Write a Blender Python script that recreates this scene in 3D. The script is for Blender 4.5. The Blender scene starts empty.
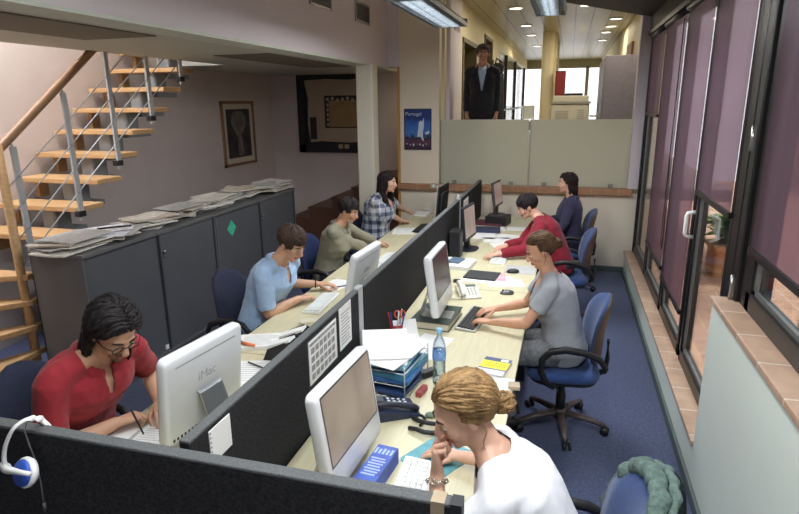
import bpy, bmesh, math, random
from mathutils import Vector as V, Matrix as M, Euler, noise
PI = math.pi
C = bpy.context.scene.collection
SC = bpy.context.scene
rnd = random.Random(7)

# ------------------------------------------------------------------ camera (solved from the photo's vanishing lines)
FPX = 579.13
CAMZ = 2.2
pit, yaw, rol = math.radians(14.957), math.radians(-16.074), math.radians(-0.653)
cy_, sy_, cp_, sp_ = math.cos(yaw), math.sin(yaw), math.cos(pit), math.sin(pit)
FW = V((sy_ * cp_, cy_ * cp_, -sp_)); R0 = V((cy_, -sy_, 0)); U0 = R0.cross(FW)
RT = math.cos(rol) * R0 + math.sin(rol) * U0
UP = -math.sin(rol) * R0 + math.cos(rol) * U0
cam = bpy.data.cameras.new('camera'); camo = bpy.data.objects.new('camera', cam); C.objects.link(camo)
mw = M.Identity(4)
for i in range(3):
    mw[i][0] = RT[i]; mw[i][1] = UP[i]; mw[i][2] = -FW[i]
mw[2][3] = CAMZ
camo.matrix_world = mw
cam.sensor_width = 36; cam.lens = FPX * 36 / 799; cam.clip_start = .05; cam.clip_end = 300
SC.camera = camo
SC.view_settings.view_transform = 'Standard'; SC.view_settings.look = 'None'; SC.view_settings.gamma = 1
SC.view_settings.exposure = 0.0
SC.view_settings.use_curve_mapping = False

def at(u, v, z=None, x=None, y=None):
    """the point of the place seen at a pixel of the photo, on a plane of the room"""
    d = RT * ((u - 399.5) / FPX) - UP * ((v - 257) / FPX) + FW
    if z is not None: t = (z - CAMZ) / d.z
    elif x is not None: t = x / d.x
    else: t = y / d.y
    return V((0, 0, CAMZ)) + d * t

# ------------------------------------------------------------------ materials
def _nt(name):
    m = bpy.data.materials.new(name); m.use_nodes = True
    nt = m.node_tree; return m, nt, nt.nodes['Principled BSDF']
def lin(c):
    return tuple(((x / 12.92) if x <= .04045 else ((x + .055) / 1.055) ** 2.4) for x in c[:3])
def hx(r, g, b): return lin((r / 255, g / 255, b / 255))
MATS = {}
def mat(name, col, rough=.6, metal=0, var=.08, scale=12, bump=0, bscale=60, sheen=0, spec=.5, stretch=None, coat=0):
    """principled with a little procedural mottling and an optional bump"""
    if name in MATS: return MATS[name]
    m, nt, b = _nt(name); N = nt.nodes; L = nt.links
    b.inputs['Roughness'].default_value = rough; b.inputs['Metallic'].default_value = metal
    b.inputs['Specular IOR Level'].default_value = spec
    if sheen: b.inputs['Sheen Weight'].default_value = sheen
    if coat: b.inputs['Coat Weight'].default_value = coat
    tc = N.new('ShaderNodeTexCoord'); mp = N.new('ShaderNodeMapping'); L.new(tc.outputs['Object'], mp.inputs[0])
    if stretch: mp.inputs['Scale'].default_value = stretch
    nz = N.new('ShaderNodeTexNoise'); nz.inputs['Scale'].default_value = scale; nz.inputs['Detail'].default_value = 4
    L.new(mp.outputs[0], nz.inputs['Vector'])
    rp = N.new('ShaderNodeValToRGB'); rp.color_ramp.elements[0].position = .3; rp.color_ramp.elements[1].position = .7
    rp.color_ramp.elements[0].color = (*[max(0, c * (1 - var)) for c in col], 1)
    rp.color_ramp.elements[1].color = (*[min(1, c * (1 + var)) for c in col], 1)
    L.new(nz.outputs['Fac'], rp.inputs[0]); L.new(rp.outputs[0], b.inputs['Base Color'])
    if bump:
        n2 = N.new('ShaderNodeTexNoise'); n2.inputs['Scale'].default_value = bscale; n2.inputs['Detail'].default_value = 3
        L.new(mp.outputs[0], n2.inputs['Vector'])
        bp = N.new('ShaderNodeBump'); bp.inputs['Strength'].default_value = bump; bp.inputs['Distance'].default_value = .01
        L.new(n2.outputs['Fac'], bp.inputs['Height']); L.new(bp.outputs[0], b.inputs['Normal'])
    MATS[name] = m; return m
def emis(name, col, strength):
    if name in MATS: return MATS[name]
    m, nt, b = _nt(name)
    b.inputs['Base Color'].default_value = (.8, .8, .8, 1)
    b.inputs['Emission Color'].default_value = (*col, 1); b.inputs['Emission Strength'].default_value = strength
    MATS[name] = m; return m
def glass(name, tint=(1, 1, 1), refl=.06, rough=.02):
    if name in MATS: return MATS[name]
    m, nt, b = _nt(name); N = nt.nodes; L = nt.links; N.remove(b)
    t = N.new('ShaderNodeBsdfTransparent'); t.inputs[0].default_value = (*tint, 1)
    g = N.new('ShaderNodeBsdfGlossy'); g.inputs['Roughness'].default_value = rough
    lw = N.new('ShaderNodeLayerWeight'); lw.inputs[0].default_value = .25
    mx = N.new('ShaderNodeMixShader'); ma = N.new('ShaderNodeMath'); ma.operation = 'MULTIPLY_ADD'
    ma.inputs[1].default_value = .5; ma.inputs[2].default_value = refl
    L.new(lw.outputs['Fresnel'], ma.inputs[0]); L.new(ma.outputs[0], mx.inputs[0])
    L.new(t.outputs[0], mx.inputs[1]); L.new(g.outputs[0], mx.inputs[2])
    L.new(mx.outputs[0], N['Material Output'].inputs[0]); MATS[name] = m; return m
def translucent(name, col, tcol, mixf=.5, clear=0.0, streak=0):
    if name in MATS: return MATS[name]
    m, nt, b = _nt(name); N = nt.nodes; L = nt.links; N.remove(b)
    d = N.new('ShaderNodeBsdfDiffuse'); d.inputs[0].default_value = (*col, 1)
    t = N.new('ShaderNodeBsdfTranslucent'); t.inputs[0].default_value = (*tcol, 1)
    mx = N.new('ShaderNodeMixShader'); mx.inputs[0].default_value = mixf
    L.new(d.outputs[0], mx.inputs[1]); L.new(t.outputs[0], mx.inputs[2]); out = mx
    if clear:
        tr = N.new('ShaderNodeBsdfTransparent'); tr.inputs[0].default_value = (*tcol, 1)
        m2 = N.new('ShaderNodeMixShader'); m2.inputs[0].default_value = clear
        L.new(mx.outputs[0], m2.inputs[1]); L.new(tr.outputs[0], m2.inputs[2]); out = m2
    L.new(out.outputs[0], N['Material Output'].inputs[0]); MATS[name] = m; return m
def tiles(name, c1, c2, mortar, bw, bh, msize=.012, rough=.55, axes='yx', offset=0.0):
    if name in MATS: return MATS[name]
    m, nt, b = _nt(name); N = nt.nodes; L = nt.links
    b.inputs['Roughness'].default_value = rough
    tc = N.new('ShaderNodeTexCoord'); sp = N.new('ShaderNodeSeparateXYZ'); cb = N.new('ShaderNodeCombineXYZ')
    L.new(tc.outputs['Object'], sp.inputs[0])
    L.new(sp.outputs[axes[0].upper()], cb.inputs[0]); L.new(sp.outputs[axes[1].upper()], cb.inputs[1])
    br = N.new('ShaderNodeTexBrick'); br.offset = offset
    br.inputs['Scale'].default_value = 1; br.inputs['Brick Width'].default_value = bw; br.inputs['Row Height'].default_value = bh
    br.inputs['Mortar Size'].default_value = msize; br.inputs['Mortar Smooth'].default_value = .3
    br.inputs['Color1'].default_value = (*c1, 1); br.inputs['Color2'].default_value = (*c2, 1); br.inputs['Mortar'].default_value = (*mortar, 1)
    L.new(cb.outputs[0], br.inputs['Vector'])
    nz = N.new('ShaderNodeTexNoise'); nz.inputs['Scale'].default_value = 9; nz.inputs['Detail'].default_value = 5
    L.new(tc.outputs['Object'], nz.inputs['Vector'])
    mx = N.new('ShaderNodeMixRGB'); mx.blend_type = 'MULTIPLY'; mx.inputs[0].default_value = .45
    rp = N.new('ShaderNodeValToRGB'); rp.color_ramp.elements[0].color = (.55, .5, .48, 1); rp.color_ramp.elements[0].position = .3
    rp.color_ramp.elements[1].position = .65
    L.new(nz.outputs['Fac'], rp.inputs[0]); L.new(br.outputs['Color'], mx.inputs[1]); L.new(rp.outputs[0], mx.inputs[2])
    L.new(mx.outputs[0], b.inputs['Base Color']); MATS[name] = m; return m
def wood(name, c1, c2, scale=3, stretch=(1, 14, 14), rough=.45):
    if name in MATS: return MATS[name]
    m, nt, b = _nt(name); N = nt.nodes; L = nt.links
    b.inputs['Roughness'].default_value = rough
    tc = N.new('ShaderNodeTexCoord'); mp = N.new('ShaderNodeMapping'); mp.inputs['Scale'].default_value = stretch
    L.new(tc.outputs['Object'], mp.inputs[0])
    nz = N.new('ShaderNodeTexNoise'); nz.inputs['Scale'].default_value = scale; nz.inputs['Detail'].default_value = 6; nz.inputs['Distortion'].default_value = .6
    L.new(mp.outputs[0], nz.inputs['Vector'])
    rp = N.new('ShaderNodeValToRGB'); rp.color_ramp.elements[0].color = (*c1, 1); rp.color_ramp.elements[1].color = (*c2, 1)
    rp.color_ramp.elements[0].position = .32; rp.color_ramp.elements[1].position = .68
    L.new(nz.outputs['Fac'], rp.inputs[0]); L.new(rp.outputs[0], b.inputs['Base Color']); MATS[name] = m; return m

# ------------------------------------------------------------------ mesh building
class MB:
    def __init__(s): s.v = []; s.f = []; s.mi = []; s.sm = []
    def add(s, vs, fs, mi=0, smooth=False, T=None):
        o = len(s.v)
        s.v += [(T @ V(p)) if T else V(p) for p in vs]
        for f in fs: s.f.append(tuple(i + o for i in f)); s.mi.append(mi); s.sm.append(smooth)
        return s
    def bx(s, x0, x1, y0, y1, z0, z1, mi=0, T=None):
        vs = [(x0, y0, z0), (x1, y0, z0), (x1, y1, z0), (x0, y1, z0), (x0, y0, z1), (x1, y0, z1), (x1, y1, z1), (x0, y1, z1)]
        return s.add(vs, [(3, 2, 1, 0), (4, 5, 6, 7), (0, 1, 5, 4), (1, 2, 6, 5), (2, 3, 7, 6), (3, 0, 4, 7)], mi, False, T)
    def rings(s, rr, cap=True, mi=0, smooth=True, closed=False, T=None):
        n = len(rr[0]); vs = [p for r in rr for p in r]; fs = []
        k = len(rr)
        for i in range(k if closed else k - 1):
            a, b = i * n, ((i + 1) % k) * n
            for j in range(n):
                j2 = (j + 1) % n; fs.append((a + j, a + j2, b + j2, b + j))
        if cap and not closed:
            fs.append(tuple(reversed(range(n)))); fs.append(tuple(range((k - 1) * n, k * n)))
        return s.add(vs, fs, mi, smooth, T)
    def tube(s, pts, r, n=8, cap=True, mi=0, closed=False, flat=1.0, up=None, T=None, smooth=True):
        pts = [V(p) for p in pts]; k = len(pts)
        rs = r if isinstance(r, (list, tuple)) else [r] * k
        rr = []; prev = None
        for i, p in enumerate(pts):
            if closed: t = pts[(i + 1) % k] - pts[i - 1]
            else: t = pts[min(i + 1, k - 1)] - pts[max(i - 1, 0)]
            t = t.normalized() if t.length > 1e-9 else V((0, 0, 1))
            if up is not None: a = V(up)
            elif prev is None: a = V((0, 0, 1)) if abs(t.z) < .9 else V((1, 0, 0))
            else: a = prev
            a = a - t * a.dot(t)
            if a.length < 1e-6: a = V((0, 1, 0)) - t * t.y
            a.normalize(); prev = a; b = t.cross(a)
            rr.append([p + (a * math.cos(2 * PI * j / n) * flat + b * math.sin(2 * PI * j / n)) * rs[i] for j in range(n)])
        return s.rings(rr, cap, mi, smooth, closed, T)
    def cyl(s, p0, p1, r0, r1=None, n=16, mi=0, T=None):
        r1 = r0 if r1 is None else r1
        return s.tube([p0, p1], [r0, r1], n, True, mi, T=T)
    def ell(s, c, r, nu=16, nv=10, mi=0, T=None):
        c = V(c); r = V(r) if not isinstance(r, (int, float)) else V((r, r, r))
        vs = [c + V((0, 0, -r.z))]; fs = []
        for i in range(1, nv):
            th = -PI / 2 + PI * i / nv
            for j in range(nu):
                ph = 2 * PI * j / nu
                vs.append(c + V((r.x * math.cos(th) * math.cos(ph), r.y * math.cos(th) * math.sin(ph), r.z * math.sin(th))))
        vs.append(c + V((0, 0, r.z))); top = len(vs) - 1
        for j in range(nu):
            fs.append((0, 1 + (j + 1) % nu, 1 + j)); b = 1 + (nv - 2) * nu; fs.append((top, b + j, b + (j + 1) % nu))
        for i in range(nv - 2):
            for j in range(nu):
                a = 1 + i * nu; b = a + nu; fs.append((a + j, a + (j + 1) % nu, b + (j + 1) % nu, b + j))
        return s.add(vs, fs, mi, True, T)
    def lathe(s, prof, n=24, c=(0, 0, 0), mi=0, T=None):
        c = V(c)
        return s.rings([[c + V((max(r, 1e-4) * math.cos(2 * PI * j / n), max(r, 1e-4) * math.sin(2 * PI * j / n), z)) for j in range(n)] for r, z in prof], True, mi, True, False, T)
    def prism(s, poly, a, b, axis='z', mi=0, T=None, smooth=False):
        """extrude a 2-D outline from a to b along an axis (x: poly=(y,z), y: poly=(x,z), z: poly=(x,y))"""
        def P(p, h): return {'x': (h, p[0], p[1]), 'y': (p[0], h, p[1]), 'z': (p[0], p[1], h)}[axis]
        n = len(poly); vs = [P(p, a) for p in poly] + [P(p, b) for p in poly]
        fs = [tuple(reversed(range(n))), tuple(range(n, 2 * n))] + [(i, (i + 1) % n, n + (i + 1) % n, n + i) for i in range(n)]
        return s.add(vs, fs, mi, smooth, T)
    def grid(s, fn, nu, nv, mi=0, smooth=True, T=None):
        vs = [fn(i / nu, j / nv) for j in range(nv + 1) for i in range(nu + 1)]
        fs = [(j * (nu + 1) + i, j * (nu + 1) + i + 1, (j + 1) * (nu + 1) + i + 1, (j + 1) * (nu + 1) + i) for j in range(nv) for i in range(nu)]
        return s.add(vs, fs, mi, smooth, T)
    def mesh(s, name):
        me = bpy.data.meshes.new(name); me.from_pydata([tuple(p) for p in s.v], [], s.f)
        for i, p in enumerate(me.polygons): p.material_index = s.mi[i]; p.use_smooth = s.sm[i]
        bm = bmesh.new(); bm.from_mesh(me); bmesh.ops.recalc_face_normals(bm, faces=bm.faces); bm.to_mesh(me); bm.free()
        me.update(); return me

def rrect(w, h, r, n=4, cx=0, cy=0):
    """rounded rectangle outline centred on cx, cy"""
    o = []
    for (sx, sy, a0) in ((1, 1, 0), (-1, 1, PI / 2), (-1, -1, PI), (1, -1, 1.5 * PI)):
        for k in range(n + 1):
            a = a0 + PI / 2 * k / n
            o.append((cx + sx * (w / 2 - r) + r * math.cos(a), cy + sy * (h / 2 - r) + r * math.sin(a)))
    return o

def link(name, me, mats=None, parent=None, loc=None, rot=None, bevel=0, seg=2, solid=0, sub=0):
    o = bpy.data.objects.new(name, me); C.objects.link(o)
    if mats is not None:
        for m in (mats if isinstance(mats, (list, tuple)) else [mats]): me.materials.append(m)
    if parent is not None: o.parent = parent
    if loc is not None: o.location = loc
    if rot is not None: o.rotation_euler = rot if isinstance(rot, (tuple, list, Euler)) else (0, 0, rot)
    if solid:
        d = o.modifiers.new('solid', 'SOLIDIFY'); d.thickness = solid; d.offset = 0
    if bevel:
        d = o.modifiers.new('bevel', 'BEVEL'); d.width = bevel; d.segments = seg; d.limit_method = 'ANGLE'; d.angle_limit = math.radians(35)
    if sub:
        d = o.modifiers.new('sub', 'SUBSURF'); d.levels = sub; d.render_levels = sub
    return o
def obj(name, mb, mats, parent=None, **k): return link(name, mb.mesh(name), mats, parent, **k)
def tag(o, label, cat, group=None, kind=None):
    o['label'] = label; o['category'] = cat
    if group: o['group'] = group
    if kind: o['kind'] = kind
    return o
def thing(name, label, cat, loc=(0, 0, 0), rot=0, group=None):
    o = bpy.data.objects.new(name, None); C.objects.link(o); o.location = loc
    o.rotation_euler = rot if isinstance(rot, (tuple, list, Euler)) else (0, 0, rot)
    o.empty_display_size = .05
    return tag(o, label, cat, group)
def struct(name, mb, mats, label=None, parent=None, **k):
    o = obj(name, mb, mats, parent, **k)
    if parent is None: o['kind'] = 'structure'
    if label: o['label'] = label
    return o
def box(*a): return MB().bx(*a)
def dup(root, loc, rot, label, group=None):
    r = root.copy(); C.objects.link(r); r.location = loc; r.rotation_euler = rot if isinstance(rot, (tuple, list)) else (0, 0, rot)
    r['label'] = label
    if group: r['group'] = group
    for ch in root.children:
        c = ch.copy(); C.objects.link(c); c.parent = r
        for g in ch.children:
            d = g.copy(); C.objects.link(d); d.parent = c
    return r
def text_mesh(name, s, size, depth=.0006, align='CENTER', bold=False):
    cu = bpy.data.curves.new(name, 'FONT'); cu.body = s; cu.size = size; cu.extrude = depth; cu.align_x = align; cu.align_y = 'CENTER'
    if bold: cu.offset = size * .012
    t = bpy.data.objects.new(name, cu); C.objects.link(t)
    me = bpy.data.meshes.new_from_object(t.evaluated_get(bpy.context.evaluated_depsgraph_get()))
    bpy.data.objects.remove(t); return me
# ------------------------------------------------------------------ the room
WHITE = mat('white_paint', hx(226, 224, 214), .75, var=.02, scale=3, bump=.05, bscale=90)
PINKW = mat('lilac_white_paint', hx(222, 212, 216), .75, var=.02, scale=2, bump=.05, bscale=90)
BEIGE = mat('beige_paint', hx(212, 200, 194), .8, var=.04, scale=2, bump=.06, bscale=70)
CREAM = mat('cream_paint', hx(226, 214, 182), .7, var=.03, scale=2)
GREENW = mat('pale_green_paint', hx(224, 232, 222), .5, var=.02, scale=2)
CARPET = mat('blue_carpet', hx(76, 84, 114), .95, var=.30, scale=55, bump=.5, bscale=300, sheen=.2, spec=.1)
SOFFIT = mat('soffit_paint', hx(196, 196, 182), .7, var=.02, scale=2)
TERRA = tiles('terracotta_sill', hx(204, 172, 148), hx(190, 156, 130), hx(228, 216, 202), .305, 5, .006, .4, 'yx')
TERRAW = tiles('terracotta_ledge', hx(176, 132, 98), hx(166, 120, 88), hx(196, 166, 140), .33, 5, .004, .5, 'xy')
DARKF = mat('dark_anodised_frame', hx(44, 42, 42), .35, .5, var=.1, scale=20)
DARKW = mat('dark_brown_timber', hx(38, 32, 30), .6, var=.2, scale=4, stretch=(1, 12, 1))
SKIRT = mat('grey_green_skirting', hx(86, 98, 96), .5, var=.05)
FROST = None
CREAMW = mat('warm_white_paint', hx(232, 220, 200), .75, var=.02, scale=2)

XW = .80
struct('floor', box(-5.0, .80, -1.6, 9.4, -.12, 0), CARPET)
# right side: low plinth far, higher wall near, tiled sills, dark header
struct('wall_right', box(.80, 1.02, 3.29, 7.85, 0, .27), GREENW)
struct('trim_1', box(.785, 1.0, 3.29, 7.85, .27, .30), TERRA, bevel=.006)
struct('wall_right_near', box(.80, 1.02, -1.6, 3.29, 0, 1.145), GREENW)
struct('trim_2', box(.785, 1.02, -1.6, 3.30, 1.145, 1.178), TERRA, bevel=.006)
struct('baseboard_right', box(.778, .80, -1.6, 7.85, 0, .075), SKIRT, bevel=.004)
struct('trim_3', box(.86, 1.08, -1.6, 7.9, 2.96, 3.16), DARKW)                     # header over the glazing
hb = MB(); hb.bx(.845, .87, -1.6, 7.85, 2.93, 2.975); struct('trim_4', hb, DARKF)
# dark sloping roof slab over the window side
sl = MB(); zt = lambda x: 3.155 - .21 * (x - .82)
sl.prism([(1.3, zt(1.3)), (-1.58, zt(-1.58)), (-1.58, zt(-1.58) + .14), (1.3, zt(1.3) + .14)], -1.6, 7.9, 'y')
struct('ceiling_slope', sl, DARKW)
struct('ceiling', box(-2.6, -1.5, -1.6, 8.0, 3.64, 3.78), WHITE)
# far half wall, tiled ledge, frosted glass parapet
struct('wall_far', box(-2.24, .95, 7.87, 8.02, 0, 1.02), CREAMW)
struct('baseboard_far', box(-2.24, .80, 7.845, 7.87, 0, .07), SKIRT, bevel=.004)
struct('trim_5', box(-2.26, .82, 7.79, 8.06, 1.02, 1.10), TERRAW, bevel=.006)
struct('wall_poster', box(-2.24, -1.69, 7.87, 8.02, 1.10, 3.64), CREAMW)
struct('wall_poster_top', box(-2.5, -2.24, 7.87, 8.02, 2.66, 3.64), PINKW)
struct('trim_6', box(-2.27, -2.235, 7.85, 8.04, 0, 2.66), wood('yellow_wood', hx(176, 132, 70), hx(196, 152, 86), 3, (14, 14, 1)))
struct('wall_far_right', box(.765, .93, 7.87, 8.05, 1.10, 3.3), PINKW)
# left: bulkhead, soffit with a stair opening, column, outer walls
struct('wall_bulkhead', box(-2.6, -2.40, -1.6, 8.0, 2.66, 3.64), PINKW)
struct('trim_7', box(-2.605, -2.39, -1.6, 7.87, 2.645, 2.665), mat('edge_bead', hx(205, 210, 196), .6))
so = MB()
for (a, b, c, d) in ((-4.05, -2.605, -1.6, 9.4), (-5.0, -4.05, 6.5, 9.4), (-5.0, -4.05, -1.6, 1.6)): so.bx(a, b, c, d, 2.66, 2.82)
struct('ceiling_soffit', so, SOFFIT)
rc = MB()
for (y0, y1) in ((1.5, 3.6), (5.2, 7.4)): rc.bx(-3.35, -2.75, y0, y1, 2.652, 2.66)
struct('trim_8', rc, mat('soffit_strip', hx(120, 112, 98), .7))
struct('wall_left', box(-5.15, -5.0, -1.6, 9.55, -.1, 5.0), BEIGE)
struct('wall_back', box(-5.15, -1.7, 9.4, 9.55, -.1, 3.64), BEIGE)
struct('wall_back_upper', box(-5.15, -2.5, 7.2, 7.3, 2.82, 5.0), WHITE)
struct('wall_upper', box(-4.0, -3.9, -1.6, 7.3, 2.82, 5.0), WHITE)
struct('ceiling_upper', box(-5.15, -3.9, -1.6, 7.3, 5.0, 5.1), WHITE)
struct('wall_front', box(-5.15, 1.02, -1.75, -1.6, -.1, 5.1), WHITE)
co = MB(); co.prism(rrect(.22, .22, .02, 3, -2.45, 7.12), 0, 2.66, 'z')
struct('column', co, mat('column_paint', hx(214, 208, 190), .6, var=.02))
# brown tiled steps climbing at the back
stp = MB(); BROWN = mat('brown_tile', hx(104, 70, 54), .45, var=.15, scale=8)
for x, z in ((-4.55, .25), (-4.25, .42), (-3.93, .59), (-3.53, .76), (-3.18, .93)):
    stp.bx(x, -2.9, 8.45, 9.4, 0 if z < .3 else z - .172, z)
    stp.bx(x - .02, x + .05, 8.43, 9.4, z - .03, z + .002)
stp.bx(-2.9, -1.7, 8.45, 9.4, 0, 1.1)
struct('steps_back', stp, BROWN)

# upper corridor behind the glass
YEL = mat('corridor_yellow', hx(228, 216, 180), .6, var=.03, scale=2)
fu = MB(); fu.bx(-2.2, 2.0, 8.02, 9.55, .95, 1.10); fu.bx(-3.2, 2.0, 9.55, 24.0, .95, 1.10)
struct('floor_upper', fu, mat('upper_floor', hx(150, 140, 120), .5, var=.05))
cl = MB(); cl.bx(-3.2, 2.0, 8.0, 24, 3.66, 3.75)
struct('ceiling_corridor', cl, tiles('metal_slats', hx(190, 182, 150), hx(184, 176, 144), hx(110, 102, 78), 8, .30, .012, .35, 'yx'))
wl = MB()
XL = -1.65
for (y0, y1, z0, z1) in ((8.02, 9.4, 1.1, 3.66), (9.4, 10.7, 3.12, 3.66), (10.7, 11.8, 1.1, 3.66), (11.8, 12.9, 3.4, 3.66), (12.9, 14.3, 1.1, 3.66), (14.3, 24, 3.36, 3.66)):
    wl.bx(XL - .16, XL, y0, y1, z0, z1)
struct('wall_corridor_left', wl, YEL)
struct('trim_9', box(XL, XL + .05, 8.15, 9.0, 1.1, 3.66), PINKW)
rm = MB(); rm.bx(-3.2, -3.1, 9.4, 14.3, 1.1, 3.66); rm.bx(-3.2, XL - .16, 14.2, 14.3, 1.1, 3.66); rm.bx(-3.2, XL - .16, 11.1, 11.2, 1.1, 3.66); rm.bx(-3.2, XL - .16, 9.55, 9.6, 1.1, 3.66)
struct('wall_side_room', rm, CREAM)
for i, (y0, y1, zt_) in enumerate(((9.4, 10.7, 3.12), (11.8, 12.9, 3.4))):
    d = MB()
    d.bx(XL - .18, XL + .02, y0 - .05, y0 + .03, 1.1, zt_); d.bx(XL - .18, XL + .02, y1 - .03, y1 + .05, 1.1, zt_); d.bx(XL - .18, XL + .02, y0 - .05, y1 + .05, zt_ - .03, zt_ + .04)
    struct('door_%d' % (i + 2), d, mat('olive_door_frame', hx(96, 84, 56), .5))
# glazed partition along the far left of the corridor and the bright end windows
g = MB()
for y in (14.3, 16.2, 18.9, 22.6): g.bx(XL - .08, XL, y, y + .07, 1.1, 3.36)
g.bx(XL - .1, XL, 14.3, 23.4, 1.95, 2.0); g.bx(XL - .1, XL, 14.3, 23.4, 1.1, 1.2)
w5 = struct('window_5', g, DARKF)
obj('pane', MB().bx(XL - .06, XL - .05, 14.3, 23.4, 1.2, 3.36), glass('clear_glass', (.95, .97, .96), .05), w5)
e = MB(); e.bx(-3.2, 2, 23.4, 23.5, 3.35, 3.66); e.bx(-3.2, 2, 23.4, 23.5, 1.1, 1.45)
for x in (-2.0, -.62, .48, 1.05, 1.6): e.bx(x, x + .12, 23.4, 23.5, 1.4, 3.4)
w6 = struct('window_6', e, mat('end_frame', hx(150, 140, 105), .5))
wr = MB(); wr.bx(1.02, 1.12, 8.05, 24, 1.1, 3.66); struct('wall_corridor_right', wr, YEL)
cc = MB(); cc.prism(rrect(.27, .27, .1, 5, -.54, 14.1), 1.1, 3.66, 'z'); struct('column_corridor', cc, YEL)
struct('wall_corridor_mid', box(-.47, -.36, 14.2, 17.2, 1.1, 3.66), YEL)
d = MB(); d.bx(.985, 1.03, 11.6, 12.6, 1.1, 3.2)
struct('door_4', d, wood('door_brown', hx(120, 74, 40), hx(146, 96, 54), 2, (12, 12, 1)))

# frosted parapet
def frosted(name='frosted_glass'):
    m, nt, b = _nt(name); N = nt.nodes; L = nt.links
    b.inputs['Base Color'].default_value = (*hx(226, 226, 212), 1); b.inputs['Roughness'].default_value = .35
    tr = N.new('ShaderNodeBsdfTranslucent'); tr.inputs[0].default_value = (*hx(230, 230, 216), 1)
    tp = N.new('ShaderNodeBsdfTransparent'); tp.inputs[0].default_value = (.75, .77, .7, 1)
    m1 = N.new('ShaderNodeMixShader'); m1.inputs[0].default_value = .45
    m2 = N.new('ShaderNodeMixShader'); m2.inputs[0].default_value = .12
    L.new(b.outputs[0], m1.inputs[1]); L.new(tr.outputs[0], m1.inputs[2]); L.new(m1.outputs[0], m2.inputs[1]); L.new(tp.outputs[0], m2.inputs[2])
    L.new(m2.outputs[0], N['Material Output'].inputs[0]); return m
FROST = frosted()
for i, (x0, x1) in enumerate(((-1.68, -.505), (-.475, .762))):
    t = thing('glass_parapet', ('left' if i == 0 else 'right') + ' frosted glass parapet panel, ' + ('before the suited man' if i == 0 else 'before the copier and lockers'), 'glass panel', (0, 0, 0), group='frosted glass parapet panels')
    obj('pane', MB().bx(x0, x1, 7.94, 7.955, 1.10, 1.965), FROST, t)
    obj('edge_strip', MB().bx(x0 - .012, x0 + .004, 7.93, 7.965, 1.10, 1.965), mat('steel', hx(170, 170, 165), .3, .9), t)
    cl = MB()
    for xx in (x0 + .2, x1 - .2): cl.bx(xx - .03, xx + .03, 7.92, 7.975, 1.10, 1.15)
    obj('clamp', cl, mat('steel', (0, 0, 0)), t)

# ------------------------------------------------------------------ glazing on the right
XF = .90
PANE = glass('window_glass', (.93, .96, .95), .05)
bays = [('window_1', 6.72, 7.80, .30), ('window_2', 5.55, 6.68, .30), ('window_3', 4.52, 5.50, .30), ('door_1', 3.52, 4.46, .30), ('window_4', .2, 3.12, 1.178)]
for nm, y0, y1, z0 in bays:
    f = MB(); w = .055 if nm != 'window_4' else .07
    f.bx(XF, XF + .07, y0, y0 + w, z0, 2.97); f.bx(XF, XF + .07, y1 - w, y1, z0, 2.97)
    f.bx(XF, XF + .07, y0, y1, z0, z0 + (.09 if nm != 'window_4' else .10)); f.bx(XF, XF + .07, y0, y1, 2.90, 2.97)
    wn = struct(nm, f, DARKF, bevel=.006)
    obj('pane', MB().bx(XF + .03, XF + .036, y0 + .02, y1 - .02, z0 + .05, 2.93), PANE, wn)
    ib = MB(); ib.bx(XF + .012, XF + .03, y0 + w, y1 - w, z0 + .085, z0 + .12); ib.bx(XF + .012, XF + .03, y0 + w, y0 + w + .03, z0 + .09, 2.9); ib.bx(XF + .012, XF + .03, y1 - w - .03, y1 - w, z0 + .09, 2.9)
    obj('glazing_bead', ib, mat('grey_bead', hx(104, 104, 102), .4, .3), wn)
    if nm == 'door_1':
        h = MB(); h.tube([(XF - .005, y1 - .03, 1.25), (XF - .055, y1 - .03, 1.26), (XF - .06, y1 - .03, 1.28), (XF - .06, y1 - .03, 1.40), (XF - .055, y1 - .03, 1.42), (XF - .005, y1 - .03, 1.43)], .014, 8)
        ho = obj('handle', h, mat('white_plastic', hx(236, 236, 232), .35), wn); ho['label'] = 'white pull handle'
        h = MB(); h.tube([(XF + .07, y1 - .16, 1.25), (XF + .12, y1 - .16, 1.27), (XF + .12, y1 - .16, 1.41), (XF + .07, y1 - .16, 1.43)], .011, 8)
        obj('handle', h, mat('white_plastic', (0, 0, 0)), wn)['label'] = 'white outside handle'
# heavy post between the door and the near window
pf = MB()
for (y0, y1, dx) in ((3.12, 3.20, .0), (3.215, 3.30, -.02), (3.315, 3.40, -.02), (3.415, 3.52, .0)): pf.bx(XF + dx, XF + .12, y0, y1, .30 if y0 > 3.29 else 1.178, 2.97)
struct('trim_10', pf, DARKF, bevel=.008)
struct('trim_11', box(XF - .012, XF + .08, 7.80, 7.88, .30, 2.97), DARKF)
hn = MB(); hn.bx(.868, .882, 3.24, 3.27, 1.19, 1.30); hn.cyl((.87, 3.255, 1.18), (.87, 3.255, 1.31), .011, n=8)
hn.bx(.868, .882, 3.24, 3.27, 1.95, 2.07); hn.cyl((.87, 3.255, 1.95), (.87, 3.255, 2.07), .011, n=8)
struct('trim_12', hn, mat('steel', (0, 0, 0)))

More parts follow.
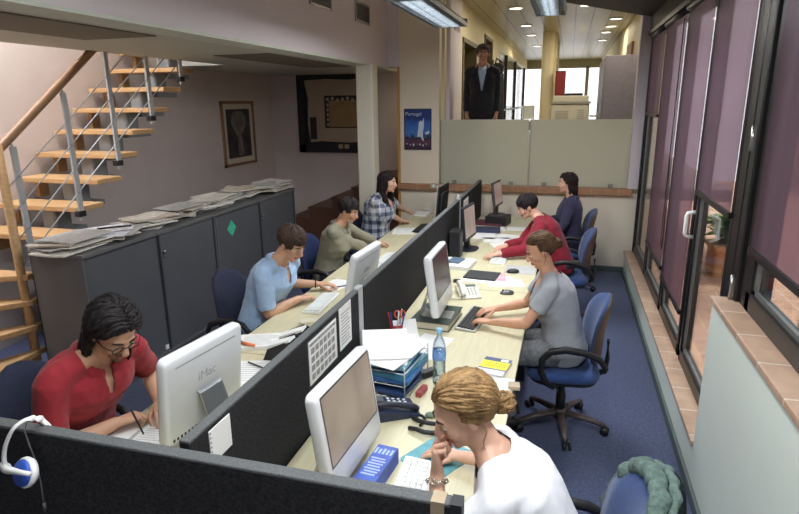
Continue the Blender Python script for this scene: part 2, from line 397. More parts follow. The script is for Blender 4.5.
# roller blinds: a real translucent mesh cloth in front of each bay
def blind_cloth():
    m, nt, b = _nt('plum_blind_cloth'); N = nt.nodes; L = nt.links; N.remove(b)
    tc = N.new('ShaderNodeTexCoord'); mp = N.new('ShaderNodeMapping'); mp.inputs['Scale'].default_value = (1, 9, .6)
    nz = N.new('ShaderNodeTexNoise'); nz.inputs['Scale'].default_value = 2.2; nz.inputs['Detail'].default_value = 3
    L.new(tc.outputs['Object'], mp.inputs[0]); L.new(mp.outputs[0], nz.inputs['Vector'])
    rp = N.new('ShaderNodeValToRGB'); rp.color_ramp.elements[0].color = (*hx(116, 94, 106), 1); rp.color_ramp.elements[1].color = (*hx(134, 108, 122), 1)
    L.new(nz.outputs['Fac'], rp.inputs[0])
    d = N.new('ShaderNodeBsdfDiffuse'); L.new(rp.outputs[0], d.inputs[0])
    t = N.new('ShaderNodeBsdfTranslucent'); L.new(rp.outputs[0], t.inputs[0])
    gl = N.new('ShaderNodeBsdfGlossy'); gl.inputs['Roughness'].default_value = .3; gl.inputs[0].default_value = (.9, .85, .9, 1)
    tr = N.new('ShaderNodeBsdfTransparent'); tr.inputs[0].default_value = (.56, .42, .49, 1)
    a = N.new('ShaderNodeMixShader'); a.inputs[0].default_value = .55; L.new(d.outputs[0], a.inputs[1]); L.new(t.outputs[0], a.inputs[2])
    b2 = N.new('ShaderNodeMixShader'); b2.inputs[0].default_value = .42; L.new(a.outputs[0], b2.inputs[1]); L.new(tr.outputs[0], b2.inputs[2])
    c = N.new('ShaderNodeMixShader'); c.inputs[0].default_value = .06; L.new(b2.outputs[0], c.inputs[1]); L.new(gl.outputs[0], c.inputs[2])
    L.new(c.outputs[0], N['Material Output'].inputs[0]); return m
CLOTH = blind_cloth()
blinds = [(6.80, 7.72, 2.05, 'plum roller blind nearest the far wall, only a third of the way down'),
          (5.62, 6.62, .72, 'plum roller blind over the second window from the far wall, lowered almost to the sill'),
          (4.59, 5.44, .66, 'plum roller blind over the window just beyond the glazed door, lowered almost to the sill'),
          (3.59, 4.40, 1.59, 'plum roller blind on the glazed door, lowered half way above the view of the plant'),
          (.28, 3.05, 1.50, 'wide plum roller blind nearest the camera, above the tall tiled sill')]
for y0, y1, zb, lab in blinds:
    y0, y1 = y0 - .05, y1 + .05
    t = thing('roller_blind', lab, 'blind', (XF - .012, 0, 0), group='plum roller blinds')
    nseg = 14
    def fn(u, v): return (.0035 * math.sin(u * 9) * v, y0 + (y1 - y0) * u, 2.90 + (zb - 2.90) * v)
    obj('fabric', MB().grid(fn, nseg, 10), CLOTH, t)
    bb = MB(); bb.bx(-.012, .010, y0 - .005, y1 + .005, zb - .035, zb); obj('bottom_bar', bb, DARKF, t, bevel=.004)
    obj('roller_tube', MB().cyl((0, y0 - .01, 2.915), (0, y1 + .01, 2.915), .03, n=12), DARKF, t)
# wooden cord of the blinds
for y, lab in ((5.6, 'thin dark blind cord hanging beside the second far window'),):
    t = MB(); t.tube([(XF - .03, y, 2.85), (XF - .032, y - .005, 1.6), (XF - .035, y - .03, .95), (XF - .035, y - .10, .9), (XF - .033, y - .12, 1.0), (XF - .03, y - .02, 1.7)], .004, 6)
    tag(obj('blind_cord', t, DARKF), lab, 'cord')

# ------------------------------------------------------------------ terrace outside
struct('floor_terrace', box(1.02, 9, -3, 16, .10, .22), tiles('terrace_tiles', hx(214, 160, 128), hx(204, 150, 118), hx(226, 196, 170), .32, .32, .006, .6, 'yx'))
struct('wall_terrace', box(5.0, 5.2, -3, 16, .2, 2.7), mat('terrace_wall', hx(150, 124, 104), .8, var=.12, scale=3))
pl = thing('planter', 'square terracotta planter box seen through the glazed door', 'planter', (1.92, 7.35, .22))
p = MB(); p.prism(rrect(.46, .46, .04, 3), 0, .30, 'z'); p.prism(rrect(.52, .52, .05, 3), .30, .36, 'z'); obj('pot', p, mat('planter_clay', hx(214, 160, 110), .7, var=.1), pl)
lv = MB()
for i in range(220):
    a = rnd.uniform(0, 2 * PI); l = rnd.uniform(.12, .30); e0 = rnd.uniform(.2, 1.4); r0 = rnd.uniform(0, .2)
    b0 = V((math.cos(a * 3) * r0, math.sin(a * 3) * r0, .36 + rnd.uniform(0, .28))); dr = V((math.cos(a), math.sin(a), e0)).normalized()
    sd = dr.cross(V((0, 0, 1))).normalized() * .05
    lv.add([b0, b0 + dr * l * .5 + sd, b0 + dr * l - V((0, 0, .08)), b0 + dr * l * .5 - sd], [(0, 1, 2, 3)], 0, True)
obj('foliage', lv, mat('leaf_green', hx(120, 160, 60), .6, var=.35, scale=6), pl)
p = MB(); p.prism(rrect(1.2, 3.2, .04, 3, 2.5, 3.6), .22, .62, 'z')
tag(obj('planter_wall', p, mat('white_terrace_paint', hx(240, 238, 230), .7)), 'low white planter wall on the terrace outside the near window', 'planter')

# ------------------------------------------------------------------ staircase (winder round a newel, then a straight flight)
st = thing('staircase', 'open wooden staircase with cable railing climbing the left wall', 'staircase', (0, 0, 0))
TREAD = wood('beech_tread', hx(186, 146, 100), hx(204, 166, 118), 2.5, (2, 16, 16))
STEEL = mat('satin_steel', hx(186, 190, 192), .4, .3, var=.06)
GUN = mat('grey_stringer', hx(138, 144, 148), .4, .3, var=.05)
for k in range(0, 14):
    z = .125 + .205 * k; tb = MB()
    if k < 5:
        a0 = PI + (4 - k) * PI / 8 - .0; a1 = a0 + PI / 8 + .12; cx, cy = -3.99, 3.36
        pts = [(cx + .05, cy - .03)]
        def edge(a):
            dx, dy = math.cos(a), math.sin(a); tt = min((cx + 4.98) / max(-dx, 1e-6), 1.25 if dy < -.05 else 9); return (cx + dx * tt, cy + dy * tt)
        pts = [(cx + .04, cy + .05), edge(a0), edge((a0 + a1) / 2), edge(a1), (cx + .05, cy - .04)]
        tb.prism(pts, z - .045, z, 'z')
    else:
        y = 3.72 + .262 * (k - 5)
        tb.bx(-4.97, -4.03, y, y + .30, z - .045, z)
    to = obj('tread', tb, TREAD, st, bevel=.006)
sg = MB()
for k in range(5, 14):
    y = 3.72 + .262 * (k - 5); z = .125 + .205 * k
    sg.prism(rrect(.15, .2, .03, 3, -4.45, y + .17), z - .26, z - .045, 'z')
    sg.bx(-4.53, -4.37, y + .06, y + .42, z - .30, z - .25)
    obj('wooden_support', MB().bx(-4.93, -4.88, y + .16, y + .27, z - .205, z - .045), TREAD, st)
obj('stringer', sg, GUN, st, bevel=.004); sg = MB()
for k in range(0, 5):
    a = PI + (4 - k) * PI / 8 + .25; z = .125 + .205 * k
    sg.prism(rrect(.15, .15, .03, 3, -3.99 + .5 * math.cos(a), 3.36 + .5 * math.sin(a)), max(0, z - .26), z - .045, 'z')
obj('stringer', sg, GUN, st, bevel=.004)
obj('newel_post', MB().cyl((-4.0, 3.32, 0), (-4.0, 3.32, 1.93), .032, n=14), TREAD, st)
PY = [3.44, 3.98, 4.50, 5.03, 5.56]
hz = lambda y: 1.97 + .735 * (y - 3.44)
for i, y in enumerate(PY):
    zb = hz(y) - 1.0
    p = MB(); p.bx(-4.005, -3.985, y - .024, y + .024, zb - .12, hz(y) - .06)
    for q in range(4): p.cyl((-3.985, y, zb + .12 + .2 * q), (-3.975, y, zb + .12 + .2 * q), .008, n=8)
    p.tube([(-3.995, y, hz(y) - .07), (-4.01, y, hz(y) - .03)], .009, 8)
    po = obj('railing_post', p, STEEL, st)
    obj('bracket', MB().bx(-4.035, -3.975, y - .04, y + .035, zb - .09, zb - .04), mat('black_plastic', hx(26, 26, 28), .5), po, bevel=.006)
for q in range(4):
    obj('railing_cable', MB().tube([(-3.99, y, hz(y) - 1.0 + .12 + .2 * q) for y in (3.3, 4.5, 5.9)], .006, 6), STEEL, st)
obj('handrail', MB().tube([(-4.02, y, hz(y)) for y in (2.55, 3.44, 4.5, 5.9)], .034, 12), wood('handrail_wood', hx(140, 104, 72), hx(160, 122, 86), 3, (14, 1, 1)), st)
BLACKP = mat('black_plastic', hx(26, 26, 28), .5)
WHITEP = mat('white_plastic', hx(236, 236, 232), .35)
ALU = mat('satin_steel', (0, 0, 0))
PAPER = mat('paper_white', hx(238, 238, 234), .8, var=.02, scale=6)
DESK = wood('maple_laminate', hx(202, 194, 160), hx(212, 204, 170), 3, (16, 1.5, 1), .4)
FELT = mat('charcoal_felt', hx(50, 50, 52), .95, var=.45, scale=110, bump=.6, bscale=320, spec=.15)
FELTE = mat('charcoal_felt_edge', hx(92, 94, 94), .9, var=.25, scale=120, bump=.4, bscale=260)
CAB = mat('cabinet_grey', hx(104, 104, 105), .45, .15, var=.04, scale=5)
CABD = mat('cabinet_door_grey', hx(92, 94, 98), .45, .15, var=.04, scale=5)
DZ = .73

# ---------------------------------------------------------------- ceiling lamps, vents, wall art
lampglow = emis('tube_glow', (.86, .93, 1.0), 2.6)
for i, (x, y0, y1, lab) in enumerate(((-1.13, 4.15, 5.75, 'left hanging fluorescent lamp of two, over the left desk row'), (-.20, 3.9, 5.30, 'right hanging fluorescent lamp of two, with a silver louvre'), (-1.13, .85, 2.35, 'added hanging fluorescent lamp over the near left desk, unseen above the frame'), (.05, .55, 2.05, 'added hanging fluorescent lamp over the near right desk, unseen above the frame'))):
    t = thing('pendant_lamp', lab, 'ceiling lamp', (x, (y0 + y1) / 2, 2.88 if i < 2 else 2.97), group='hanging fluorescent lamps')  # the last two are added, unseen bodies for the added near lights
    L_ = (y1 - y0) / 2; w = .125 if i == 1 else .16
    b = MB(); b.prism([(-w, .0), (-w, .03), (-w + .05, .075), (w - .05, .075), (w, .03), (w, 0), (w - .01, 0), (w - .012, .025), (-w + .012, .025), (-w + .01, 0)], -L_, L_, 'y')
    b.bx(-w, w, -L_ - .004, -L_, -.002, .07); b.bx(-w, w, L_, L_ + .004, -.002, .07)
    obj('housing', b, mat('lamp_housing', hx(176, 182, 182), .4, .4), t)
    g = MB(); g.bx(-w + .085, w - .085, -L_ + .05, L_ - .05, .012, .022); obj('tube', g, lampglow, t)
    l = MB()
    for k in range(int(L_ * 2 / .045)):
        yy = -L_ + .03 + k * .045; l.bx(-w + .02, w - .02, yy, yy + .003, -.004, .022)
    for xx in (-w + .055, 0, w - .058): l.bx(xx, xx + .003, -L_ + .02, L_ - .02, -.004, .022)
    obj('louvre', l, mat('louvre_silver', hx(210, 216, 220), .25, .9), t)
    s = MB()
    for yy in (-L_ + .2, L_ - .2): s.cyl((0, yy, .07), (0, yy, 3.64 - 2.88 if x < -1 else .5), .003, n=6)
    obj('suspension_wire', s, ALU, t)
VENT = mat('vent_dark', hx(70, 68, 70), .5, .4)
for y0, y1, lab in ((5.38, 5.92, 'metal air vent on the bulkhead, left one of the pair'), (6.62, 7.12, 'metal air vent on the bulkhead, right one of the pair nearest the column')):
    t = thing('air_vent', lab, 'vent', (-2.40, (y0 + y1) / 2, 3.21), group='bulkhead air vents')
    w = (y1 - y0) / 2; f = MB(); h = .11
    f.bx(0, .012, -w, w, -h, -h + .022); f.bx(0, .012, -w, w, h - .022, h); f.bx(0, .012, -w, -w + .022, -h, h); f.bx(0, .012, w - .022, w, -h, h)
    obj('frame', f, mat('vent_frame', hx(160, 152, 152), .4, .5), t)
    f = MB(); f.bx(0, .003, -w + .02, w - .02, -h + .02, h - .02)
    for k in range(8): f.bx(.002, .011, -w + .02, w - .02, -h + .028 + k * .022, -h + .036 + k * .022)
    obj('grille', f, VENT, t)
t = thing('air_vent', 'small metal vent high on the corridor pilaster above the left lamp', 'vent', (-1.598, 8.6, 3.26))
obj('frame', MB().bx(0, .012, -.2, .2, -.1, .1), mat('vent_frame', (0, 0, 0)), t)
f = MB()
for k in range(7): f.bx(.011, .016, -.17, .17, -.08 + k * .023, -.068 + k * .023)
obj('grille', f, VENT, t)
DL = emis('downlight_glow', (1.0, .93, .8), 5.0)
for i, (u, v) in enumerate(((516, 8), (526, 25.5), (531.5, 35), (537, 46), (587, 5), (616, 18.5), (611, 26), (606, 32), (602.5, 40))):
    p = at(u, v, z=3.655)
    t = thing('downlight', 'round lit recessed downlight in the corridor ceiling', 'ceiling light', p, group='corridor downlights')
    t['label'] = ['round corridor downlight nearest the camera, above the suited man', 'second corridor downlight above the suited man', 'third corridor downlight of the left row', 'farthest corridor downlight of the left row, by the bright glazing', 'corridor downlight just under the dark sloping roof, right of the silver lamp', 'corridor downlight of the right row nearest the grey lockers', 'second corridor downlight of the row above the lockers', 'third corridor downlight of the row above the lockers', 'farthest corridor downlight of the row above the lockers'][i]
    r = .11
    obj('trim_ring', MB().tube([(r * math.cos(a * PI / 12), r * math.sin(a * PI / 12), 0) for a in range(24)], .014, 6, closed=True), WHITEP, t)
    obj('bulb', MB().lathe([(0, .0), (r * .9, .0), (r * .9, .004), (0, .004)], 20, (0, 0, -.008)), DL, t)

def art(name):
    """dim abstract print: a pale standing shape on a dark ground"""
    m, nt, b = _nt(name); return m
t = thing('framed_picture', 'narrow wooden framed dark print hanging on the left wall', 'picture', (-5.0, 8.27, 1.755))
f = MB()
for a in ((-.47, .47, -.49, -.45), (-.47, .47, .45, .49)): f.bx(0, .03, a[0], a[1], a[2], a[3])
for a in ((-.47, -.43), (.43, .47)): f.bx(0, .03, a[0], a[1], -.49, .49)
obj('frame', f, wood('picture_frame_wood', hx(132, 96, 66), hx(150, 112, 80), 3), t)
obj('mount', MB().bx(.004, .012, -.43, .43, -.45, .45), mat('cream_mount', hx(206, 196, 176), .8), t)
obj('print', MB().bx(.011, .015, -.34, .34, -.37, .37), mat('dark_print', hx(56, 52, 54), .5, var=.6, scale=5), t)
q = MB(); q.prism([(-.06, -.34), (-.05, -.05), (-.2, .12), (-.22, .28), (-.1, .34), (.12, .34), (.22, .26), (.2, .12), (.07, -.02), (.1, -.34)], .014, .0165, 'x')
obj('pale_figure', q, mat('print_pale', hx(116, 108, 104), .6, var=.4, scale=9), t)
t = thing('framed_artwork', 'large black framed artwork with beige paper layers on the back wall', 'picture', (-3.77, 9.4, 2.07))
W, H = .71, .69; f = MB()
f.bx(-W, W, -.05, 0, -H, -H + .13); f.bx(-W, W, -.05, 0, H - .10, H); f.bx(-W, -W + .12, -.05, 0, -H, H); f.bx(W - .12, W, -.05, 0, -H, H)
obj('frame', f, mat('black_art_frame', hx(28, 26, 32), .5, var=.4, scale=9), t)
pp = [(-.58, .50), (-.2, .52), (.2, .50), (.58, .53), (.57, .1), (.58, -.5), (.2, -.52), (-.3, -.50), (-.50, -.52), (-.54, -.2), (-.52, .2)]
obj('backing', MB().bx(-.6, .6, -.012, -.002, -.58, .6), mat('black_art_frame', (0, 0, 0)), t)
obj('torn_paper', MB().prism(pp, -.022, -.012, 'y'), mat('art_paper', hx(176, 158, 140), .8, var=.06, scale=4), t)
q = MB(); q.bx(-.22, .36, -.026, -.022, -.28, .25); obj('dark_mount', q, mat('art_dark', hx(46, 40, 40), .7, var=.5, scale=14), t)
q = MB(); q.bx(-.14, .36, -.030, -.026, -.26, .17); obj('inner_paper', q, mat('art_ochre', hx(158, 130, 92), .8, var=.1), t)
q = MB()
for k in range(6): q.ell((-.16 + .09 * k, -.03, .19 + .015 * math.sin(k * 2.1)), (.03, .004, .03), 8, 6)
for k in range(5): q.ell((-.165, -.03, .10 - .08 * k), (.022, .004, .03), 8, 6)
obj('torn_edge', q, mat('art_paper', (0, 0, 0)), t)
q = MB(); q.bx(-.5, -.38, -.026, -.022, -.47, -.10); obj('side_strip', q, mat('art_dark', (0, 0, 0)), t)
q = MB(); q.bx(.02, .10, -.055, -.05, -.62, -.55); q.bx(.13, .21, -.055, -.05, -.62, -.55); obj('caption_card', q, mat('art_paper', (0, 0, 0)), t)

t = thing('poster', 'small blue poster with a pale monument and white title on the beige wall', 'poster', (-1.985, 7.868, 1.838))
W, H = .192, .275
def poster_mat():
    m, nt, b = _nt('poster_blue'); N = nt.nodes; L = nt.links; b.inputs['Roughness'].default_value = .35
    tc = N.new('ShaderNodeTexCoord'); sp = N.new('ShaderNodeSeparateXYZ'); L.new(tc.outputs['Object'], sp.inputs[0])
    nz = N.new('ShaderNodeTexNoise'); nz.inputs['Scale'].default_value = 16; nz.inputs['Detail'].default_value = 5; L.new(tc.outputs['Object'], nz.inputs['Vector'])
    mr = N.new('ShaderNodeMapRange'); mr.inputs[1].default_value = -H; mr.inputs[2].default_value = H; L.new(sp.outputs['Z'], mr.inputs[0])
    ad = N.new('ShaderNodeMath'); ad.operation = 'MULTIPLY_ADD'; ad.inputs[1].default_value = .35; L.new(nz.outputs['Fac'], ad.inputs[0])
    sb = N.new('ShaderNodeMath'); sb.operation = 'SUBTRACT'; sb.inputs[1].default_value = .17; L.new(mr.outputs[0], sb.inputs[0]); L.new(sb.outputs[0], ad.inputs[2])
    rp = N.new('ShaderNodeValToRGB'); e = rp.color_ramp.elements
    e[0].position = 0; e[0].color = (*hx(40, 26, 44), 1); e[1].position = 1; e[1].color = (*hx(36, 62, 128), 1)
    for p, c in ((.18, hx(96, 60, 84)), (.30, hx(44, 34, 56)), (.40, hx(70, 124, 190)), (.62, hx(50, 100, 180)), (.8, hx(30, 52, 120))):
        x = e.new(p); x.color = (*c, 1)
    L.new(ad.outputs[0], rp.inputs[0]); L.new(rp.outputs[0], b.inputs['Base Color']); return m
obj('sheet', MB().bx(-W, W, -.006, 0, -H, H), poster_mat(), t)
f = MB()
for a in ((-W, W, -H, -H + .012), (-W, W, H - .012, H)): f.bx(a[0], a[1], -.009, -.005, a[2], a[3])
for a in ((-W, -W + .012), (W - .012, W)): f.bx(a[0], a[1], -.009, -.005, -H, H)
obj('dark_border', f, mat('poster_border', hx(24, 30, 56), .4), t)
mo = MB(); mo.prism([(-.01, -.10), (.01, .02), (.015, .09), (.04, .12), (.06, .10), (.085, .16), (.085, .02), (.07, -.03), (.075, -.10), (.09, -.16), (.06, -.14), (.045, -.10)], -.0085, -.006, 'y')
mo.prism([(.10, -.05), (.13, -.03), (.16, -.02), (.16, -.05), (.12, -.07)], -.0085, -.006, 'y')
for k in range(7): mo.bx(-.16 + .045 * k, -.14 + .045 * k, -.0085, -.006, -.2 - .012 * (k % 3), -.19 - .012 * (k % 2))
obj('monument', mo, mat('poster_white', hx(206, 216, 232), .5), t)
tx = text_mesh('title', 'Portugal', .068)
o = link('title', tx, mat('poster_white', (0, 0, 0)), t, loc=(-.06, -.0075, .205), rot=(PI / 2, 0, 0))

# ---------------------------------------------------------------- cabinets and newspapers
for i, (y0, y1, lab) in enumerate(((3.20, 4.86, 'long grey sliding door cabinet nearest the staircase and the man in the red polo'), (4.87, 6.62, 'long grey sliding door cabinet farther back, with a green diamond sticker'))):
    t = thing('cabinet', lab, 'cabinet', (-3.5, y0, 0), group='grey sliding door cabinets')
    L_ = y1 - y0; b = MB()
    b.bx(-.24, .20, 0, L_, .0, .07); b.bx(-.25, .225, 0, L_, .07, .10); b.bx(-.25, -.235, 0, L_, .1, 1.14); b.bx(-.25, .225, 0, .02, .1, 1.14); b.bx(-.25, .225, L_ - .02, L_, .1, 1.14)
    obj('body', b, CAB, t, bevel=.003)
    obj('top', MB().bx(-.255, .232, -.003, L_ + .003, 1.14, 1.172), CAB, t, bevel=.004)
    for k in range(2):
        d = obj('sliding_door', MB().bx(.19 - .0 + .012 * k, .203 + .012 * k, .02 + k * (L_ / 2 - .03), L_ / 2 + .01 + k * (L_ / 2 - .03), .10, 1.138), CABD, t, bevel=.003)
        tr = MB(); yy = (.02 + k * (L_ / 2 - .03), L_ / 2 + .01 + k * (L_ / 2 - .03)); xx = .203 + .012 * k
        for e0 in (yy[0], yy[1] - .018): obj('edge_trim', MB().bx(xx, xx + .006, e0, e0 + .018, .10, 1.138), mat('cabinet_trim', hx(60, 62, 66), .4, .3), d)
        if k == 1:
            lk = MB(); lk.cyl((xx, yy[0] + .06, .98), (xx + .018, yy[0] + .06, .98), .014, n=12); lk.cyl((xx, yy[0] + .06, .94), (xx + .014, yy[0] + .06, .94), .010, n=12)
            obj('lock', lk, mat('steel', (0, 0, 0)), d)
        gl = MB(); gl.bx(xx, xx + .008, yy[1] - .07, yy[1] - .03, .115, .155); obj('floor_tag', gl, WHITEP, d)['label'] = 'small white tag'
    if i == 1:
        s = MB(); s.prism([(0, -.085), (.085, 0), (0, .085), (-.085, 0)], 0, .002, 'x'); so_ = obj('diamond_sticker', s, mat('green_sticker', hx(70, 190, 150), .5, var=.2, scale=30), t, loc=(.204, .30, .96)); so_['label'] = 'green diamond sticker'
NEWS = [mat('newsprint_%s' % n, c, .85, var=.16, scale=26) for n, c in (('pale', hx(222, 218, 208)), ('warm', hx(206, 194, 178)), ('grey', hx(190, 188, 184)), ('white', hx(234, 234, 238)))]
k = 0
for (yc, n, xs) in ((3.38, 6, 0), (3.78, 5, .02), (4.22, 6, 0), (4.72, 7, -.02), (5.10, 7, .03), (5.45, 6, -.06), (5.85, 7, -.05), (6.25, 7, .02), (6.45, 7, .05)):
    z = 1.174
    for q in range(n):
        th = rnd.uniform(.006, .014); w, d = rnd.uniform(.14, .165), rnd.uniform(.19, .22)
        ph = rnd.uniform(0, 6); cv = rnd.uniform(.002, .009)
        p = MB(); rr = []
        for a in range(9):
            x = -w + 2 * w * a / 8; zz = cv * (1 + math.sin(ph + x * 14))
            rr.append([(x, -d, zz), (x, d, zz + .002), (x, d, zz + th), (x, -d, zz + th)])
        p.rings(rr, True, 0, False)
        p.tube([(-w, -d + .005, th * .5 + cv), (-w, d - .005, th * .5 + cv)], th * .5, 6)
        o = obj('newspaper', p, NEWS[3 if (yc == 3.78 and q >= n - 2) else k % 3], loc=(-3.53 + xs + rnd.uniform(-.05, .05), yc + rnd.uniform(-.07, .07), z), rot=rnd.uniform(-.6, .6))
        top = q == n - 1
        tag(o, ('topmost newspaper' if top else 'folded newspaper inside') + ' of the pile on the grey cabinets, ' + ['nearest the staircase', 'second pile from the staircase', 'third pile from the staircase', 'fourth pile from the staircase', 'middle pile', 'fourth pile from the far end', 'third pile from the far end', 'second pile from the far end', 'tallest pile at the far end'][(3.38, 3.78, 4.22, 4.72, 5.10, 5.45, 5.85, 6.25, 6.45).index(yc)], 'newspaper', ('newspapers inside pile %d from the staircase' % (1 + (3.38, 3.78, 4.22, 4.72, 5.10, 5.45, 5.85, 6.25, 6.45).index(yc))) if not top else None)
        z += th + .004; k += 1
p = MB(); p.tube([(0, -.12, 0), (0, .13, .003)], [.008, .007], 8)
tag(obj('pen', p, BLACKP, loc=(-3.44, 3.72, 1.262), rot=-.9), 'black pen lying on the white papers on the cabinet', 'pen')

# ---------------------------------------------------------------- desks and partitions
DY = [1.31, 2.885, 4.46, 6.035, 7.61]
names = ['nearest the camera', 'second from the camera', 'third from the camera', 'farthest from the camera']
LEGM = mat('desk_leg_dark', hx(50, 50, 54), .5, .3)
for side, x0, x1 in (('right', -1.055, -.20), ('left', -1.955, -1.105)):
    for i in range(4):
        y0, y1 = DY[i] + .004, DY[i + 1] - .004
        t = thing('desk', 'pale maple office desk of the %s row, %s' % (side, names[i]), 'desk', ((x0 + x1) / 2, (y0 + y1) / 2, 0), group=None)
        w, l = (x1 - x0) / 2, (y1 - y0) / 2
        obj('worktop', MB().bx(-w, w, -l, l, DZ - .028, DZ), DESK, t, bevel=.004)
        for sx in (-1, 1):
            for sy in (-1, 1):
                obj('leg', MB().bx(sx * (w - .05) - .025, sx * (w - .05) + .025, sy * (l - .05) - .02, sy * (l - .05) + .02, 0, DZ - .028), LEGM, t)
        fr = MB(); fr.bx(-w + .06, w - .06, -l + .03, -l + .06, DZ - .07, DZ - .03); fr.bx(-w + .06, w - .06, l - .06, l - .03, DZ - .07, DZ - .03)
        obj('crossbar', fr, LEGM, t)
PT = 1.2
def partition(lab, x0, x1, y0, y1, cap):
    t = thing('desk_partition', lab, 'partition', ((x0 + x1) / 2, (y0 + y1) / 2, 0), group=None)
    cx, cy = (x0 + x1) / 2, (y0 + y1) / 2
    obj('felt_panel', MB().bx(x0 - cx, x1 - cx, y0 - cy, y1 - cy, .30, PT - .012), FELT, t, bevel=.004)
    obj('top_edge', MB().bx(x0 - cx, x1 - cx, y0 - cy, y1 - cy, PT - .012, PT), FELTE, t, bevel=.004)
    return t
for i, (y0, y1) in enumerate(((1.33, 2.86), (2.95, 4.46), (4.47, 6.01), (6.09, 7.66))):
    t = partition('charcoal felt desk divider between the two rows, ' + names[i], -1.10, -1.062, y0, y1, 0)
    m_ = (y0 + y1) / 2
    for yy in (y0 + .1, y1 - .1): obj('foot', MB().bx(-.03, .03, yy - m_ - .03, yy - m_ + .03, 0, .30), LEGM, t)
    if i in (0, 2):
        p = MB(); p.prism(rrect(.036, .075, .012, 3), .0, PT + .005, 'z'); obj('post', p, ALU, t, loc=(.0, (y1 - y0) / 2 + .045, 0))['label'] = 'aluminium joining post'
t = partition('charcoal felt end screen closing both desk rows nearest the camera', -2.95, -.235, 1.255, 1.298, 0)
obj('end_cap', MB().bx(-.0, .03, -.022, .022, .3, PT + .002), mat('end_cap_black', hx(40, 40, 42), .5), t, loc=(1.358, 0, 0))
obj('end_strip', MB().bx(-.018, .018, -.0235, .0235, .3, PT + .003), mat('tan_tape', hx(168, 150, 122), .6), t, loc=(1.325, 0, 0))['label'] = 'tan fabric strip'
for xx in (-1.2, 0, 1.2): obj('foot', MB().bx(xx - .03, xx + .03, -.05, .05, 0, .30), LEGM, t)

# ---------------------------------------------------------------- computers
GLOSSW = mat('glossy_white', hx(232, 234, 234), .22, var=.01, coat=.3)
def screen_mat(name, c1, c2, strength, scale=5):
    if name in MATS: return MATS[name]
    m, nt, b = _nt(name); N = nt.nodes; L = nt.links
    tc = N.new('ShaderNodeTexCoord'); mp = N.new('ShaderNodeMapping'); mp.inputs['Scale'].default_value = (1, 1.5, 1)
    vo = N.new('ShaderNodeTexVoronoi'); vo.distance = 'CHEBYCHEV'; vo.inputs['Scale'].default_value = scale
    rp = N.new('ShaderNodeValToRGB'); rp.color_ramp.elements[0].color = (*c1, 1); rp.color_ramp.elements[1].color = (*c2, 1); rp.color_ramp.interpolation = 'EASE'
    L.new(tc.outputs['Object'], mp.inputs[0]); L.new(mp.outputs[0], vo.inputs['Vector']); L.new(vo.outputs['Distance'], rp.inputs[0])
    b.inputs['Base Color'].default_value = (.03, .03, .03, 1); b.inputs['Roughness'].default_value = .25
    L.new(rp.outputs[0], b.inputs['Emission Color']); b.inputs['Emission Strength'].default_value = strength
    MATS[name] = m; return m
def imac(lab, loc, rot, tilt=8, scr=None, w=.493, hgt=.415, lift=.055):
    """white all-in-one computer; screen faces local +X"""
    t = thing('desktop_computer', lab, 'computer', loc, rot)
    T = M.Translation((0, 0, lift)) @ M.Rotation(math.radians(-tilt), 4, 'Y')
    b = MB(); th = .028
    rr = []
    for x, ins in ((-th, .014), (-th + .006, .004), (-th + .014, 0), (th - .014, 0), (th - .006, .003), (th, .012)):
        rr.append([(x, p[0], hgt / 2 + p[1]) for p in rrect(w - 2 * ins, hgt - 2 * ins, .03, 5)])
    b.rings(rr, True, 0, True, T=T)
    bo = obj('body', b, GLOSSW, t)
    md = bo.modifiers.new('bevel', 'EDGE_SPLIT'); md.split_angle = math.radians(50)
    sc = MB(); sc.prism(rrect(w - .062, .272, .003, 1, 0, .254), th - .001, th + .0015, 'x', T=T)
    obj('screen', sc, scr or screen_mat('dark_screen', hx(40, 30, 36), hx(60, 46, 50), .5), t)
    bz = MB(); bz.prism(rrect(w - .046, .288, .004, 1, 0, .254), th - .002, th + .0006, 'x', T=T); obj('screen_bezel', bz, mat('bezel_grey', hx(70, 68, 68), .4), t)
    a = MB()                                  # bent aluminium foot
    path = [(-th - .002, 0, .20), (-th - .02, 0, .195), (-.075, 0, .12), (-.125, 0, .02), (-.125, 0, .006), (-.10, 0, .003), (.07, 0, .003)]
    hw = .072
    pts = [(T @ V(p)) if i < 2 else V(p) for i, p in enumerate(path)]
    pts[2] = pts[1].lerp(V((-.14, 0, .03)), .5); pts[3] = V((-.145, 0, .03)); pts[4] = V((-.135, 0, .008)); pts[5] = V((-.11, 0, .003))
    rr = []
    for i, p in enumerate(pts):
        q = pts[min(i + 1, 6)] - pts[max(i - 1, 0)]; n = V((-q.z, 0, q.x)).normalized() * .004
        rr.append([p + V((0, -hw, 0)) + n, p + V((0, hw, 0)) + n, p + V((0, hw, 0)) - n, p + V((0, -hw, 0)) - n])
    a.rings(rr, True, 0, False); obj('stand', a, mat('silver_stand', hx(186, 190, 192), .3, .8, var=.02), t, bevel=.002)
    tx = text_mesh('lettering', 'iMac', .062); lo = link('lettering', tx, mat('logo_grey', hx(176, 178, 180), .4), t)
    lo.matrix_local = T @ M.Translation((-th - .0006, 0, .262)) @ M(((0, 0, -1, 0), (-1, 0, 0, 0), (0, 1, 0, 0), (0, 0, 0, 1)))
    v = MB(); v.bx(-th - .0008, -th + .001, -.19, .19, .362, .367, T=T); obj('vent_slot', v, mat('slot_grey', hx(150, 150, 146), .5), t)
    v = MB()
    for k in range(7): v.bx(-th - .001, -th + .002, .215 - .022 * k - .012, .215 - .022 * k, .02, .034, T=T)
    obj('port', v, BLACKP, t)
    return t
